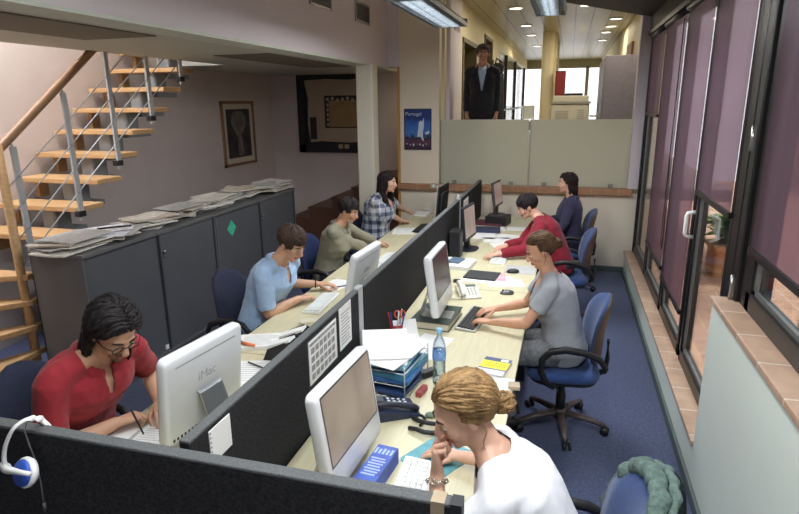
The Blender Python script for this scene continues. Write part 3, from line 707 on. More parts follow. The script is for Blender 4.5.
def lcd(lab, loc, rot, w=.38, h=.31, lift=.10, tilt=6, frame=None, scr=None, th=.022, edge=None):
    t = thing('monitor', lab, 'monitor', loc, rot)
    T = M.Translation((0, 0, lift)) @ M.Rotation(math.radians(-tilt), 4, 'Y')
    b = MB(); b.prism(rrect(w, h, .012, 3, 0, h / 2), -th, th * .4, 'x', T=T); b.prism(rrect(w * .6, h * .6, .03, 3, 0, h / 2), -th - .025, -th, 'x', T=T)
    obj('housing', b, frame or BLACKP, t, bevel=.004)
    s = MB(); s.prism(rrect(w - .04, h - .045, .002, 1, 0, h / 2 + .004), th * .4, th * .4 + .0015, 'x', T=T); obj('screen', s, scr or screen_mat('pale_screen', hx(150, 130, 124), hx(170, 150, 140), .8), t)
    n = MB(); n.prism(rrect(.06, .04, .01, 3, -.035, 0), .012, lift + .12, 'z'); obj('neck', n, frame or BLACKP, t)
    n = MB(); n.prism([(p[0] - .02, p[1]) for p in rrect(.2, .24, .08, 5)], 0, .014, 'z'); obj('base', n, frame or BLACKP, t, bevel=.004)
    if edge: n = MB(); n.prism(rrect(w + .004, h + .004, .012, 3, 0, h / 2), th * .4 - .012, th * .4 - .002, 'x', T=T); obj('bezel', n, edge, t)
    return t
SCR1 = screen_mat('brown_screen', hx(160, 144, 128), hx(120, 104, 92), .9, 3.2)
imac('white all in one computer nearest the camera on the right desks, screen lit grey brown', (-.755, 1.93, DZ), -.06, 8, SCR1)
imac('white all in one computer seen from behind facing the man in the red polo', (-1.545, 2.05, DZ), PI - .13, 6)
imac('white all in one computer standing on a dark green book beside the typing woman', (-.755, 3.68, DZ + .055), .0, 8)
imac('white all in one computer tilted back before the man in light blue', (-1.42, 3.82, DZ), PI - .05, 11)
lcd('black flat monitor in front of the man in the red sweater', (-.90, 5.75, DZ), -.12, .40, .34, .12, 5, mat('navy_black', hx(30, 34, 46), .45))
lcd('small grey flat monitor at the far end of the right desks', (-.77, 7.1, DZ + .11), -.15, .36, .30, .12, 7, mat('mid_grey_plastic', hx(74, 68, 68), .5), screen_mat('rosy_screen', hx(140, 118, 112), hx(160, 136, 128), .7))
lcd('black backed monitor with a silver bezel in front of the woman in plaid', (-1.40, 6.60, DZ), PI - .05, .46, .38, .16, 5, mat('soft_black', hx(34, 34, 36), .5), None, .022, mat('silver_bezel', hx(200, 200, 196), .35, .4))
cpu = thing('computer_tower', 'black computer tower standing behind the black monitor against the divider', 'computer', (-.99, 5.42, DZ))
obj('case', MB().bx(-.05, .05, -.09, .09, 0, .27), BLACKP, cpu, bevel=.006); obj('front_panel', MB().bx(.05, .056, -.08, .08, .02, .25), mat('navy_black', (0, 0, 0)), cpu)

def keyboard(lab, loc, rot, body, keys, l=.44, d=.145, th=.018):
    """long side along local Y; user sits at +X"""
    t = thing('keyboard', lab, 'keyboard', loc, rot)
    b = MB(); b.prism([(-d / 2, 0), (d / 2, 0), (d / 2, th * .6), (-d / 2, th * 1.3)], -l / 2, l / 2, 'y'); obj('body', b, body, t, bevel=.004)
    kb = MB()
    for r in range(5):
        x = -d / 2 + .018 + r * (d - .03) / 5; zz = th * 1.3 - (x + d / 2) / d * th * .7
        n = 15 if r < 4 else 8; y = -l / 2 + .012; step = (l - .024) / n
        for c in range(n): kb.bx(x, x + (d - .03) / 5 - .004, y + c * step + .0015, y + (c + 1) * step - .0015, zz, zz + .008)
    kb2 = obj('keys', kb, keys, t); return t
KW = mat('key_white', hx(226, 228, 226), .4); KB = mat('key_black', hx(34, 34, 36), .5)
keyboard('white keyboard under the arm of the woman in the white top', (-.50, 1.86, DZ), .04, WHITEP, KW)
keyboard('black keyboard with a silver edge under the hands of the woman in grey', (-.555, 3.77, DZ), -.12, mat('silver_plastic', hx(178, 178, 172), .4, .3), KB)
keyboard('white keyboard under the hands of the man in the light blue shirt', (-1.72, 3.82, DZ), PI + .05, WHITEP, KW)
keyboard('white keyboard in front of the man in the red sweater', (-.56, 5.45, DZ), -.05, WHITEP, KW)
keyboard('white keyboard under the hands of the person in the olive shirt', (-1.62, 5.15, DZ), PI, WHITEP, KW)
keyboard('black keyboard on the left desks before the woman in plaid', (-1.62, 6.60, DZ), PI, BLACKP, KB)
def mouse(lab, loc, rot, m1, m2):
    t = thing('mouse', lab, 'mouse', loc, rot)
    b = MB()
    vs = []
    for i in range(9):
        a = i / 8; x = -.055 + .11 * a; w = .031 * math.sqrt(max(.02, 1 - (2 * a - 1) ** 4)); h = .034 * math.sqrt(max(.02, 1 - (2 * a - 1.1) ** 2 * .8))
        vs.append([(x, w * math.cos(PI * k / 8), h * math.sin(PI * k / 8) + .001) for k in range(9)] )
    b.rings(vs, True); obj('shell', b, m1, t)
    obj('wheel', MB().cyl((-.03, -.005, .03), (-.03, .005, .03), .008, n=10), m2, t)
    return t
mouse('black and silver mouse beside the hands of the woman in grey', (-.39, 4.40, DZ), .2, mat('mouse_silver', hx(96, 96, 98), .3, .5), BLACKP)
mouse('black mouse in front of the man in the red sweater', (-.40, 5.0, DZ + .004), .1, BLACKP, ALU)
mouse('white mouse at the end screen by the blue box', (-.60, 1.60, DZ), .3, WHITEP, ALU)

# ---------------------------------------------------------------- things on the desks
def sheet(lab, loc, rot, w=.21, h=.297, m=None, th=.0018, group=None, name='paper_sheet', curl=.0):
    b = MB(); rr = []
    for a in range(7):
        y = -h / 2 + h * a / 6; z = curl * ((a / 6 - .3) ** 2 if a > 2 else 0)
        rr.append([(-w / 2, y, z), (w / 2, y, z), (w / 2, y, z + th), (-w / 2, y, z + th)])
    b.rings(rr, True, 0, False)
    return tag(obj(name, b, m or PAPER, loc=loc, rot=rot), lab, 'paper', group)
def lines(t_loc, n, w, h, m, parent, z):
    q = MB()
    for i in range(n): q.bx(-w / 2, w / 2 - rnd.uniform(0, w * .3), h / 2 - (i + .5) * h / n, h / 2 - (i + .5) * h / n + .003, z, z + .0004)
    return obj('printed_lines', q, m, parent)
INK = mat('ink_grey', hx(150, 150, 152), .8)
def P(u, v, z=DZ): return at(u, v, z=z)
specs = [(262, 343, .4, .30, .21, 'white writing pad with a highlighter on it at the left desk edge', .022),
         (252, 372, .3, .21, .297, 'white printed sheet on the left desk behind the near computer', .002),
         (336, 285, -.3, .21, .28, 'white sheet with a dark pen beside the hands of the man in light blue', .003),
         (378, 264, .5, .21, .297, 'white sheet behind the tilted white computer on the left desks', .003),
         (404, 231, .2, .25, .35, 'white sheet on the left desk in front of the woman in plaid', .003),
         (366, 272, .1, .21, .297, 'white sheet close to the divider behind the tilted computer', .002)]
for u, v, r, w, h, lab, th in specs:
    s = sheet(lab, P(u, v), r, w, h, None, th)
    lines(None, 9, w * .75, h * .8, INK, s, th)
# writing pad pen things
t = thing('highlighter', 'orange highlighter with a dark blue cap lying on the white pad', 'pen', P(248, 344, DZ + .034), (0, 0, 1.35))
obj('barrel', MB().tube([(0, -.05, 0), (0, .045, 0)], .010, 10), mat('orange_plastic', hx(236, 130, 80), .4), t); obj('cap', MB().tube([(0, .045, 0), (0, .085, 0)], .011, 10), mat('navy_cap', hx(40, 36, 90), .4), t)
tag(obj('pen', MB().tube([(0, -.07, .006), (0, .07, .006)], .0045, 8), mat('navy_cap', (0, 0, 0)), loc=P(340, 287, DZ + .004), rot=-.9), 'dark pen lying on the sheet beside the man in light blue', 'pen')
tag(obj('pen', MB().tube([(0, -.07, .006), (0, .07, .006)], .0045, 8), BLACKP, loc=P(256, 366, DZ + .004), rot=1.2), 'short dark pen on the sheet behind the near white computer', 'pen')
# spiral notebook of the man in red
t = thing('notebook', 'open spiral notebook the man in the red polo writes in', 'notebook', P(141, 432), .12)
nb = MB()
for sx in (-1, 1): nb.bx(min(0, sx * .16) + .004, max(0, sx * .16) - .004, -.11, .11, 0, .010)
obj('pages', nb, PAPER, t)
obj('spiral', MB().tube([(.008 * math.cos(a * .9), -.105 + .21 * a / 160, .010 + .008 * math.sin(a * .9)) for a in range(160)], .0014, 4), ALU, t)
q = MB()
for i in range(10): q.bx(.02, .14 - rnd.uniform(0, .05), -.09 + i * .018, -.088 + i * .018, .010, .0105)
obj('handwriting', q, INK, t)
sheet('white sheet under the near edge of the spiral notebook', P(160, 441), .3, .21, .297)
sheet('loose white sheet beside the lowest corner of the white computer seen from behind', P(215, 398), .2, .21, .297)
# black desk organiser with envelopes
t = thing('desk_organiser', 'black desk organiser on the left desk, filled with white envelopes', 'organiser', (-1.56, 2.99, DZ), .05)
ob = MB()
for yy in (-.17, -.02, .13): ob.prism([(-.11, 0), (.09, 0), (.09, .10), (.03, .12), (-.08, .07)], yy, yy + .012, 'y')
ob.bx(-.11, .09, -.17, .142, 0, .008); obj('holder', ob, BLACKP, t, bevel=.003)
tag(obj('calculator', MB().bx(-.05, .05, -.09, .09, 0, .05), BLACKP, loc=(-1.46, 3.30, DZ), rot=.1, bevel=.008), 'black box just beyond the black organiser on the left desk', 'box')
for i, (dy, lab) in enumerate(((-.10, 'nearest the camera'), (.06, 'farther one'))):
    e_ = MB(); e_.bx(-.08, .08, -.04, .04, -.002, .012)
    tag(obj('envelope', e_, PAPER, loc=(-1.565, 2.97 + dy, DZ + .10), rot=(0, -.35, .1 * i)), 'white envelope in the black organiser, ' + lab, 'envelope')
tag(obj('small_box', MB().bx(-.06, .06, -.04, .04, 0, .03), mat('cream_box', hx(222, 216, 190), .6), loc=P(309, 324), rot=.5, bevel=.004), 'small cream box on the left desk near the white keyboard', 'box')
# divider decorations
def pinned(name, lab, x, y0, y1, z0, z1, kind):
    t = thing(name, lab, 'paper', (x, (y0 + y1) / 2, (z0 + z1) / 2))
    w, h = (y1 - y0) / 2, (z1 - z0) / 2
    obj('sheet', MB().bx(0, .003, -w, w, -h, h), PAPER, t)
    q = MB()
    if kind == 'photos':
        q.bx(.003, .0036, -w + .01, w - .01, h - .025, h - .012)
        for r in range(4):
            for c in range(6):
                q.bx(.003, .0036, -w + .022 + c * (2 * w - .04) / 6, -w + .022 + c * (2 * w - .04) / 6 + .036, h - .066 - r * .042, h - .038 - r * .042)
        obj('photo_grid', q, mat('photo_grey', hx(150, 150, 150), .6, var=.4, scale=60), t)
        obj('backing_card', MB().bx(-.002, 0, -w - .012, w + .012, -h - .022, h + .008), BLACKP, t)
    elif kind == 'list':
        for r in range(10): q.bx(.003, .0035, -w + .02, w - .02 - rnd.uniform(0, .03), h - .04 - r * .018, h - .035 - r * .018)
        obj('printed_lines', q, INK, t)
    elif kind == 'note':
        for r in range(9): q.bx(.003, .0036, -w - .002 + .004, -w + .010, h - .012 - r * .017, h - .006 - r * .017)
        obj('punched_holes', q, mat('ink_grey', (0, 0, 0)), t)
    return t
XD = -1.061
def yz(u, v): p = at(u, v, x=XD); return p.y, p.z
a = yz(307, 350); b_ = yz(337, 335)
pinned('photo_sheet', 'sheet of small grey photos on a black card, pinned on the near divider', XD, 2.19, 2.515, .955, 1.165, 'photos')
pinned('printed_list', 'narrow printed white sheet pinned on the near divider beside the photo sheet', XD, 2.56, 2.725, .965, 1.192, 'list')
yn0, zn0 = yz(208, 432); yn1, zn1 = yz(229, 416)
nt_ = pinned('note_sheet', 'small torn off note with punched edge stuck on the near divider', XD, yn0, yn1, (zn0 + zn1) / 2 - .115, (zn0 + zn1) / 2 + .005, 'note')
pinned('pink_print', 'pale pink print pinned on the farthest divider behind the black monitor', XD, 6.25, 6.55, .88, 1.15, 'list')

# water bottle
t = thing('water_bottle', 'clear plastic water bottle with a light blue cap on the right desk', 'bottle', P(439, 383))
PET = glass('pet_plastic', (.90, .95, .97), .10, .08)
prof = [(.0, 0), (.032, 0), (.036, .008), (.0355, .03)]
for k in range(9): prof += [(.0355, .035 + k * .011), (.0335, .040 + k * .011)]
prof += [(.036, .14), (.036, .20), (.034, .225), (.026, .25), (.015, .272), (.013, .28), (.013, .295), (0, .295)]
obj('body', MB().lathe(prof, 24), PET, t)
obj('water', MB().lathe([(0, .004), (.031, .004), (.0325, .02), (.0325, .20), (0, .20)], 20), glass('water_blue', (.86, .93, .97), .05), t)
obj('label_band', MB().lathe([(.0365, .145), (.0368, .146), (.0368, .19), (.0365, .191)], 24), mat('bottle_label', hx(120, 160, 214), .4, var=.4, scale=40), t)
obj('cap', MB().lathe([(0, .29), (.016, .29), (.0165, .294), (.0165, .314), (.014, .318), (0, .318)], 20), mat('cap_blue', hx(140, 190, 226), .4), t)
# yellow book
t = thing('book', 'yellow book with a dark blue top band lying at the right desk edge', 'book', P(494, 369), -.16)
obj('pages', MB().bx(-.075, .075, -.105, .105, .001, .016), PAPER, t)
cv = MB(); cv.bx(-.078, .078, -.108, .108, .016, .019); cv.bx(-.078, .078, -.108, .108, 0, .002); obj('cover', cv, mat('cover_lilac', hx(214, 212, 222), .35), t)
obj('yellow_panel', MB().bx(-.078, .0785, -.035, .062, .019, .0196), mat('cover_yellow', hx(244, 226, 50), .35), t)
bd = MB(); bd.bx(-.078, .0785, .062, .1085, .019, .0196); bd.bx(-.078, .0785, -.045, -.035, .019, .0196); obj('navy_band', bd, mat('cover_navy', hx(60, 84, 126), .35), t)
obj('white_patch', MB().bx(.018, .062, .07, .1, .0195, .02), PAPER, t)
q = MB()
for r in range(2):
    for c in range(9): q.bx(-.05 + c * .013, -.042 + c * .013, .03 - r * .03, .036 - r * .03, .0195, .0199)
obj('small_print', q, mat('print_dark', hx(110, 100, 40), .6), t)
tag(obj('card_pack', MB().bx(-.03, .03, -.03, .03, 0, .022), mat('tan_box', hx(188, 168, 140), .6, var=.2), loc=P(514, 388, DZ), rot=.1, bevel=.003), 'small tan pack at the right desk edge near the yellow book', 'box')
sheet('white booklet partly under the yellow book at the desk edge', P(497, 387), -.1, .15, .21, None, .006)
# dark green book under the monitor
t = thing('book', 'thick dark green book lying under the white computer of the typing woman', 'book', (-.80, 3.70, DZ), -.08)
obj('pages', MB().bx(-.132, .128, -.175, .175, .004, .049), mat('page_cream', hx(214, 206, 184), .8, var=.12, scale=90, stretch=(1, 1, 30)), t)
cv = MB(); cv.bx(-.136, .136, -.18, .18, .049, .055); cv.bx(-.136, .136, -.18, .18, 0, .005); cv.bx(-.138, -.132, -.18, .18, 0, .055); obj('cover', cv, mat('cover_green', hx(52, 66, 58), .5), t)
# telephones
def phone(lab, loc, rot, m, mk, mh):
    t = thing('telephone', lab, 'telephone', loc, rot)
    b = MB(); b.prism([(-.11, 0), (.11, 0), (.11, .018), (-.07, .06), (-.11, .055)], -.085, .085, 'y'); obj('body', b, m, t, bevel=.008)
    k = MB(); sl_ = -.042 / .18
    for r in range(4):
        for c in range(3):
            x = -.02 + r * .028; z = .018 + (.11 - x) * .233
            k.ell((x, .0 + c * .026, z + .002), (.009, .009, .004), 8, 6)
    obj('keypad', k, mk, t)
    d = MB(); x = -.065; d.bx(-.085, -.045, -.01, .07, .055, .062); obj('display', d, mat('lcd_grey', hx(110, 120, 116), .3), t)
    h = MB(); h.tube([(-.10, -.055, .075), (-.085, -.055, .085), (.0, -.055, .072), (.085, -.055, .045), (.10, -.055, .03)], [.024, .02, .015, .02, .024], 10, flat=.8); ho = obj('handset', h, mh, t)
    c = MB(); c.tube([(.11 + .0 * a, -.06 - .0008 * a, .014 + .006 * math.sin(a * 1.2)) if a < 6 else (.10 + .02 * math.sin(a * .04) + .006 * math.cos(a * 1.2), -.075 - .0009 * a, .012 + .006 * math.sin(a * 1.2)) for a in range(110)], .0022, 5); obj('coiled_cord', c, mh, t)
    return t
phone('dark blue desk telephone with pale keys behind the near white computer', P(394, 412), .55, mat('phone_navy', hx(36, 44, 66), .4), mat('key_pale', hx(214, 220, 222), .4), mat('phone_navy2', hx(28, 32, 46), .4))
phone('cream desk telephone beyond the black keyboard', P(468, 295), -1.2, mat('phone_cream', hx(216, 214, 200), .4), mat('key_cream', hx(190, 190, 180), .5), mat('phone_cream2', hx(224, 222, 208), .4))
tag(obj('cable', MB().tube([P(413, 418, .742), P(420, 421, .75), P(428, 423, .752), P(436, 424, .745), P(450, 421, .742)], .011, 8), BLACKP), 'thick black cable by the dark blue telephone', 'cable')
tag(obj('cable', MB().tube([P(409, 428, .742), P(416, 429, .75), P(424, 432, .754), P(433, 433, .745), P(446, 430, .742)], .011, 8), BLACKP), 'thick black cable curving under the face of the woman in white', 'cable')
gp = MB(); gp.ell((0, 0, .012), (.03, .022, .012)); tag(obj('pouch', gp, mat('green_pouch', hx(96, 116, 92), .6, var=.3, scale=30), loc=P(431, 417), rot=.4), 'small green pouch beside the black cables', 'pouch')
tag(obj('mouse_mat', MB().prism(rrect(.22, .26, .02, 3), 0, .004, 'z'), mat('teal_mat', hx(96, 160, 170), .6, var=.15, scale=30), loc=P(438, 457), rot=-.5), 'teal mouse mat under the forearm of the woman in white', 'mouse mat')
# blue tissue box
t = thing('tissue_box', 'blue cardboard box with white lettering in front of the near white computer', 'box', P(377, 478), -.10)
bx_ = MB(); bx_.bx(-.046, .046, -.125, .125, 0, .072); obj('carton', bx_, mat('carton_blue', hx(58, 86, 170), .45, var=.25, scale=24), t, bevel=.003)
q = MB()
for k in range(7): q.bx(-.034 + .006 * (k % 2), .026 + .004 * (k % 3), -.085 + k * .018, -.076 + k * .018, .072, .0726)
for k in range(5): q.bx(-.04 + k * .017, -.03 + k * .017, .06, .10 - .006 * (k % 2), .072, .0726)
obj('white_marks', q, mat('carton_print', hx(160, 178, 222), .5), t)
q = MB(); q.bx(-.0466, -.046, -.10, .04, .012, .062); obj('white_panel', q, mat('carton_white', hx(226, 230, 240), .5), t)
# letter trays and folders
tx0, ty0 = -.86, 2.74
t = thing('letter_tray', 'wire letter tray piled with papers and blue folders on the near right desk', 'letter tray', (tx0, ty0, DZ), -.12)
wr_ = MB(); WX, WY = .165, .17
for zz in (.01, .08, .15):
    wr_.tube([(-WX, -WY, zz), (WX, -WY, zz), (WX, WY, zz), (-WX, WY, zz)], .003, 6, closed=True)
    for k in range(7): wr_.tube([(-WX + k * WX / 3, -WY, zz), (-WX + k * WX / 3, WY, zz)], .0016, 5)
for sx in (-1, 1):
    for sy in (-1, 1): wr_.cyl((sx * WX, sy * WY, 0), (sx * WX, sy * WY, .19), .0035, n=6)
obj('wire_frame', wr_, ALU, t)
def slab(name, lab, cat, loc, rot, w, h, th, m, group=None): return tag(obj(name, MB().bx(-w / 2, w / 2, -h / 2, h / 2, 0, th), m, loc=loc, rot=rot, bevel=.002), lab, cat, group)
TEAL = mat('folder_teal', hx(70, 140, 172), .45, var=.2, scale=9); NAVY = mat('folder_navy', hx(44, 70, 118), .45, var=.2, scale=9)
slab('folder', 'dark blue folder lowest in the wire letter tray', 'folder', (tx0 + .01, ty0, DZ + .015), -.15, .30, .31, .022, NAVY)
slab('folder', 'mid blue folder in the middle level of the wire letter tray', 'folder', (tx0 + .02, ty0 - .01, DZ + .085), -.10, .31, .31, .020, mat('folder_mid', hx(56, 106, 160), .45, var=.2))
slab('folder', 'teal folder on the middle level of the wire letter tray, just under the papers', 'folder', (tx0 + .015, ty0, DZ + .107), -.2, .30, .31, .028, TEAL)
slab('folder', 'pale blue folder directly under the white papers on the wire letter tray', 'folder', (tx0, ty0, DZ + .155), -.08, .30, .30, .02, mat('folder_pale', hx(126, 176, 200), .45, var=.15))
z = DZ + .177
for i, (dx, dy, r, lab) in enumerate(((0, .02, .1, 'lowest white sheet on the pale blue folder in the letter tray'), (.03, -.03, -.3, 'middle white sheet on top of the letter tray'), (-.02, .03, .35, 'topmost curled white sheet on the letter tray'))):
    sheet(lab, (tx0 + dx, ty0 + dy, z), r, .25, .34, None, .005, curl=.05); z += .009
tag(obj('marker_box', MB().bx(-.015, .015, -.05, .05, 0, .03), mat('red_small_box', hx(160, 74, 74), .5, var=.4, scale=40), loc=(-.655, 2.66, DZ), rot=-.15, bevel=.003), 'small red and white box beside the letter tray', 'box')
tag(obj('stapler', MB().prism([(-.02, 0), (.02, 0), (.017, .035), (-.017, .04)], -.055, .055, 'y'), BLACKP, loc=(-.67, 2.86, DZ), rot=-.6, bevel=.005), 'black stapler between the letter tray and the water bottle', 'stapler')
for i, (u, v, r, lab) in enumerate(((414, 350, .3, 'white sheet on the desk beyond the letter tray'), (430, 345, -.2, 'white sheet left of the water bottle'), (401, 345, .9, 'white sheet against the divider beyond the letter tray'))):
    sheet(lab, P(u, v), r, .21, .297, None, .003 + .002 * i)
# pen cup
t = thing('pen_cup', 'red cup of pens and scissors against the divider on the right desk', 'pen cup', (-.985, 3.33, DZ))
obj('cup', MB().lathe([(0, 0), (.038, 0), (.042, .10), (.039, .10), (.035, .006), (0, .006)], 18), mat('cup_red', hx(150, 50, 48), .5, var=.3, scale=30), t)
PENC = [hx(40, 60, 150), hx(220, 220, 220), hx(30, 30, 30), hx(200, 60, 40), hx(40, 60, 150), hx(240, 240, 240)]
for k in range(6):
    a = k * 1.05; d = V((math.cos(a) * .022, math.sin(a) * .022, .012)); e_ = V((math.cos(a) * .055, math.sin(a) * .045, .175 + .015 * (k % 3)))
    tag(obj('pen', MB().tube([d, e_ * .97, e_], [.0045, .0045, .002], 8), mat('pen_col_%d' % k, PENC[k], .4), loc=(-.985, 3.33, DZ)), ['blue pen leaning to the window in the red pen cup', 'white pen leaning away from the camera in the red cup', 'black pen leaning to the divider in the red cup', 'red pen leaning left in the red cup', 'second blue pen leaning to the camera in the red cup', 'cream pen leaning right in the red cup'][k], 'pen')
t = thing('scissors', 'orange handled scissors standing in the red pen cup', 'scissors', (-.965, 3.34, DZ), (0, 0, .4))
obj('blades', MB().bx(-.008, .008, -.002, .002, .03, .13), ALU, t); hnd = MB()
for sx in (-1, 1): hnd.tube([(sx * .018 + .015 * math.cos(a * PI / 6), 0, .165 + .024 * math.sin(a * PI / 6)) for a in range(12)], .005, 6, closed=True)
obj('handles', hnd, mat('orange_red', hx(214, 84, 50), .4), t)
sheet('folded white sheet leaning by the red pen cup', (-.90, 3.28, DZ), .5, .16, .2, None, .02, curl=.2)
# around the typing woman and the man in red
sheet('wide white sheet under the black notebook', P(487, 279), -.1, .42, .26, None, .003)
sheet('white sheet beside the black notebook nearer the cream telephone', P(505, 283), .25, .30, .21, None, .002)
slab('notebook', 'black notebook lying on white sheets between the two screens', 'notebook', P(482, 276, DZ + .004), -.1, .28, .23, .014, mat('notebook_black', hx(56, 58, 60), .6))
slab('magazine', 'pink and white magazine under the black notebook', 'magazine', P(494, 277, DZ + .004), .15, .2, .2, .004, mat('pink_cover', hx(226, 170, 180), .5, var=.3, scale=20)).location.z = DZ + .0035
slab('adapter', 'small black adapter on the sheets near the divider', 'adapter', P(457, 282), .1, .06, .05, .02, BLACKP)
slab('binder', 'white binder lying by the divider beyond the typing woman', 'binder', P(458, 266), -.1, .28, .30, .04, PAPER)
slab('calculator', 'grey blue calculator lying on the white binder', 'calculator', P(456, 261, DZ + .04), -.2, .12, .17, .014, mat('calc_blue', hx(92, 112, 132), .5))
slab('mouse_mat', 'grey mouse mat under the black mouse of the man in red', 'mouse mat', P(520, 270), 0, .26, .26, .004, mat('mat_grey', hx(186, 186, 184), .7))
for i, (u, v, w, h, r, lab) in enumerate(((497, 240, .3, .22, .2, 'white sheet on the desk under the chin of the man in red'), (510, 237, .3, .21, -.2, 'white sheet at the desk edge beyond the man in red'), (484, 236, .25, .3, .1, 'white sheet beside the dark blue folder'), (504, 246, .24, .3, .4, 'white sheet under the forearm of the man in red'), (520, 229, .3, .21, .05, 'white sheet in front of the far woman in navy'))):
    sheet(lab, P(u, v), r, w, h, None, .003)
slab('folder', 'dark blue folder near the far monitor', 'folder', P(486, 231), .1, .33, .24, .03, mat('navy_folder', hx(46, 54, 84), .5))
slab('folder', 'maroon folder near the far monitor', 'folder', P(490, 224), -.1, .34, .24, .03, mat('maroon_folder', hx(92, 44, 56), .5))
slab('document_box', 'black document box under the far grey monitor', 'box', (-.77, 7.1, DZ), -.15, .26, .26, .11, BLACKP)
sheet('white sheet between the far folders', P(492, 229, DZ + .001), .2, .3, .22, None, .004)
# far end of the left row: lamp and leaning sheets
t = thing('desk_lamp', 'tiny silver desk lamp at the far end of the left desks', 'lamp', (-1.60, 7.35, DZ))
obj('base', MB().lathe([(0, 0), (.06, 0), (.06, .012), (0, .016)], 18), ALU, t)
obj('stem', MB().tube([(0, 0, .01), (.0, 0, .2), (.03, 0, .36), (.0, 0, .42), (-.04, 0, .43)], .007, 8), ALU, t)
obj('shade', MB().lathe([(.045, -.03), (.05, -.02), (.03, .025), (.0, .03)], 18, (-.05, 0, .42)), mat('silver_plastic', (0, 0, 0)), t)
tag(obj('paper_sheet', MB().grid(fn=lambda u, v: (.02 * math.sin(u * 3), -.12 + .24 * u, .26 * v + .0), nu=6, nv=4), mat('grey_sheet', hx(206, 210, 208), .6), loc=(-1.22, 6.25, .96), rot=(0, .35, .2), solid=.003), 'pale sheet leaning behind the silver bezel monitor', 'paper')
cb = MB(); cb.bx(-.05, .05, -.11, .11, 0, .2); tag(obj('file_box', cb, mat('grey_box', hx(120, 122, 120), .6), loc=(-1.20, 6.28, DZ), bevel=.004), 'grey file box behind the silver bezel monitor', 'box')
for i, (u, v, lab) in enumerate(((422, 214, 'white sheets by the hands of the woman in plaid'), (430, 208, 'white sheet at the far end of the left desks'))): sheet(lab, P(u, v), .3 * i, .21, .297, None, .012)
# headphones over the end screen
hp0 = V((-1.60, 1.25, 1.2))
t = thing('headphones', 'white headphones with blue ear pads hanging over the charcoal end screen', 'headphones', hp0)
def H(u, v, y=1.19): return at(u, v, y=y) - hp0
bp = [V((.02, .075, -.10)), V((.02, .065, -.03)), V((.012, .045, .016)), H(40, 419, 1.262), H(28, 419, 1.235), H(15, 427, 1.20), H(7, 441, 1.185), H(4, 455, 1.18), H(5, 466, 1.178)]
pts = catm = []
for i in range(len(bp) - 1):
    p0, p1, p2, p3 = bp[max(i - 1, 0)], bp[i], bp[i + 1], bp[min(i + 2, len(bp) - 1)]
    for q in range(5):
        f = q / 5; pts.append(.5 * ((2 * p1) + (p2 - p0) * f + (2 * p0 - 5 * p1 + 4 * p2 - p3) * f * f + (3 * p1 - p0 - 3 * p2 + p3) * f ** 3))
pts.append(bp[-1]); outw = V((-.5, -.75, .4))
for off in (-.011, .011):
    band = MB(); band.tube([p + V((.5, -.6, .2)).normalized() * off for p in pts], .0085, 10, flat=.55, up=outw); obj('headband', band, WHITEP, t)
yk = MB(); yk.ell(H(6, 468, 1.175), (.017, .014, .017)); yk.tube([H(2, 464, 1.172), H(8, 470, 1.165), H(18, 472, 1.15), H(30, 474, 1.145)], [.012, .012, .008, .007], 8); obj('yoke', yk, WHITEP, t)
c0 = H(23, 473, 1.175); Tc = M.Translation(c0) @ V((-.25, -1, .35)).to_track_quat('Z', 'Y').to_matrix().to_4x4()
cp = MB(); cp.lathe([(0, -.026), (.040, -.026), (.047, -.014), (.047, -.004), (.040, .0)], 26, T=Tc); obj('ear_cup', cp, WHITEP, t)
cp = MB(); cp.lathe([(.041, -.003), (.041, .006), (.036, .012), (0, .014)], 26, T=Tc); obj('ear_pad', cp, mat('pad_blue', hx(40, 84, 180), .5, var=.1), t)
cp = MB(); Tc2 = M.Translation((.03, .085, -.16)) @ M.Rotation(math.radians(-80), 4, 'X'); cp.lathe([(0, -.018), (.042, -.018), (.046, 0), (.042, .02), (0, .022)], 24, T=Tc2); obj('ear_cup', cp, WHITEP, t)
cd = MB(); cd.tube([H(27, 421, 1.245), H(25, 432, 1.24), H(30, 447, 1.243), H(37, 464, 1.243), H(41, 484, 1.243), H(45, 512, 1.243)], .0022, 6); cd.cyl(H(44, 503, 1.243), H(45, 509, 1.243), .005, n=8); obj('cord', cd, mat('cord_grey', hx(110, 110, 112), .5), t)

# ---------------------------------------------------------------- corridor furniture
t = thing('photocopier', 'cream photocopier in the corridor behind the right glass panel', 'copier', (.0, 11.0, 1.22))
CR = mat('copier_cream', hx(214, 206, 184), .5, var=.03)
obj('cabinet', MB().bx(-.32, .32, -.3, .3, 0, .92), CR, t, bevel=.02); obj('lid', MB().bx(-.3, .3, -.28, .28, .95, 1.06), CR, t, bevel=.02)
obj('scanner_bed', MB().bx(-.34, .34, -.32, .32, .92, .96), mat('copier_grey', hx(160, 156, 144), .5), t, bevel=.006)
g = MB()
for k in range(7): g.bx(-.24, -.02, -.304, -.299, .64 + k * .025, .65 + k * .025)
obj('vent_grille', g, mat('copier_grey', (0, 0, 0)), t); g = MB()
for k in range(7): g.bx(.12, .24, -.304, -.299, .6 + k * .035, .612 + k * .035)
obj('vent_grille', g, mat('copier_grey', (0, 0, 0)), t)
obj('control_panel', MB().bx(-.1, .2, -.2, .0, 1.06, 1.10), BLACKP, t, bevel=.01)
obj('side_tray', MB().bx(.34, .5, -.2, .25, .7, .72), CR, t)
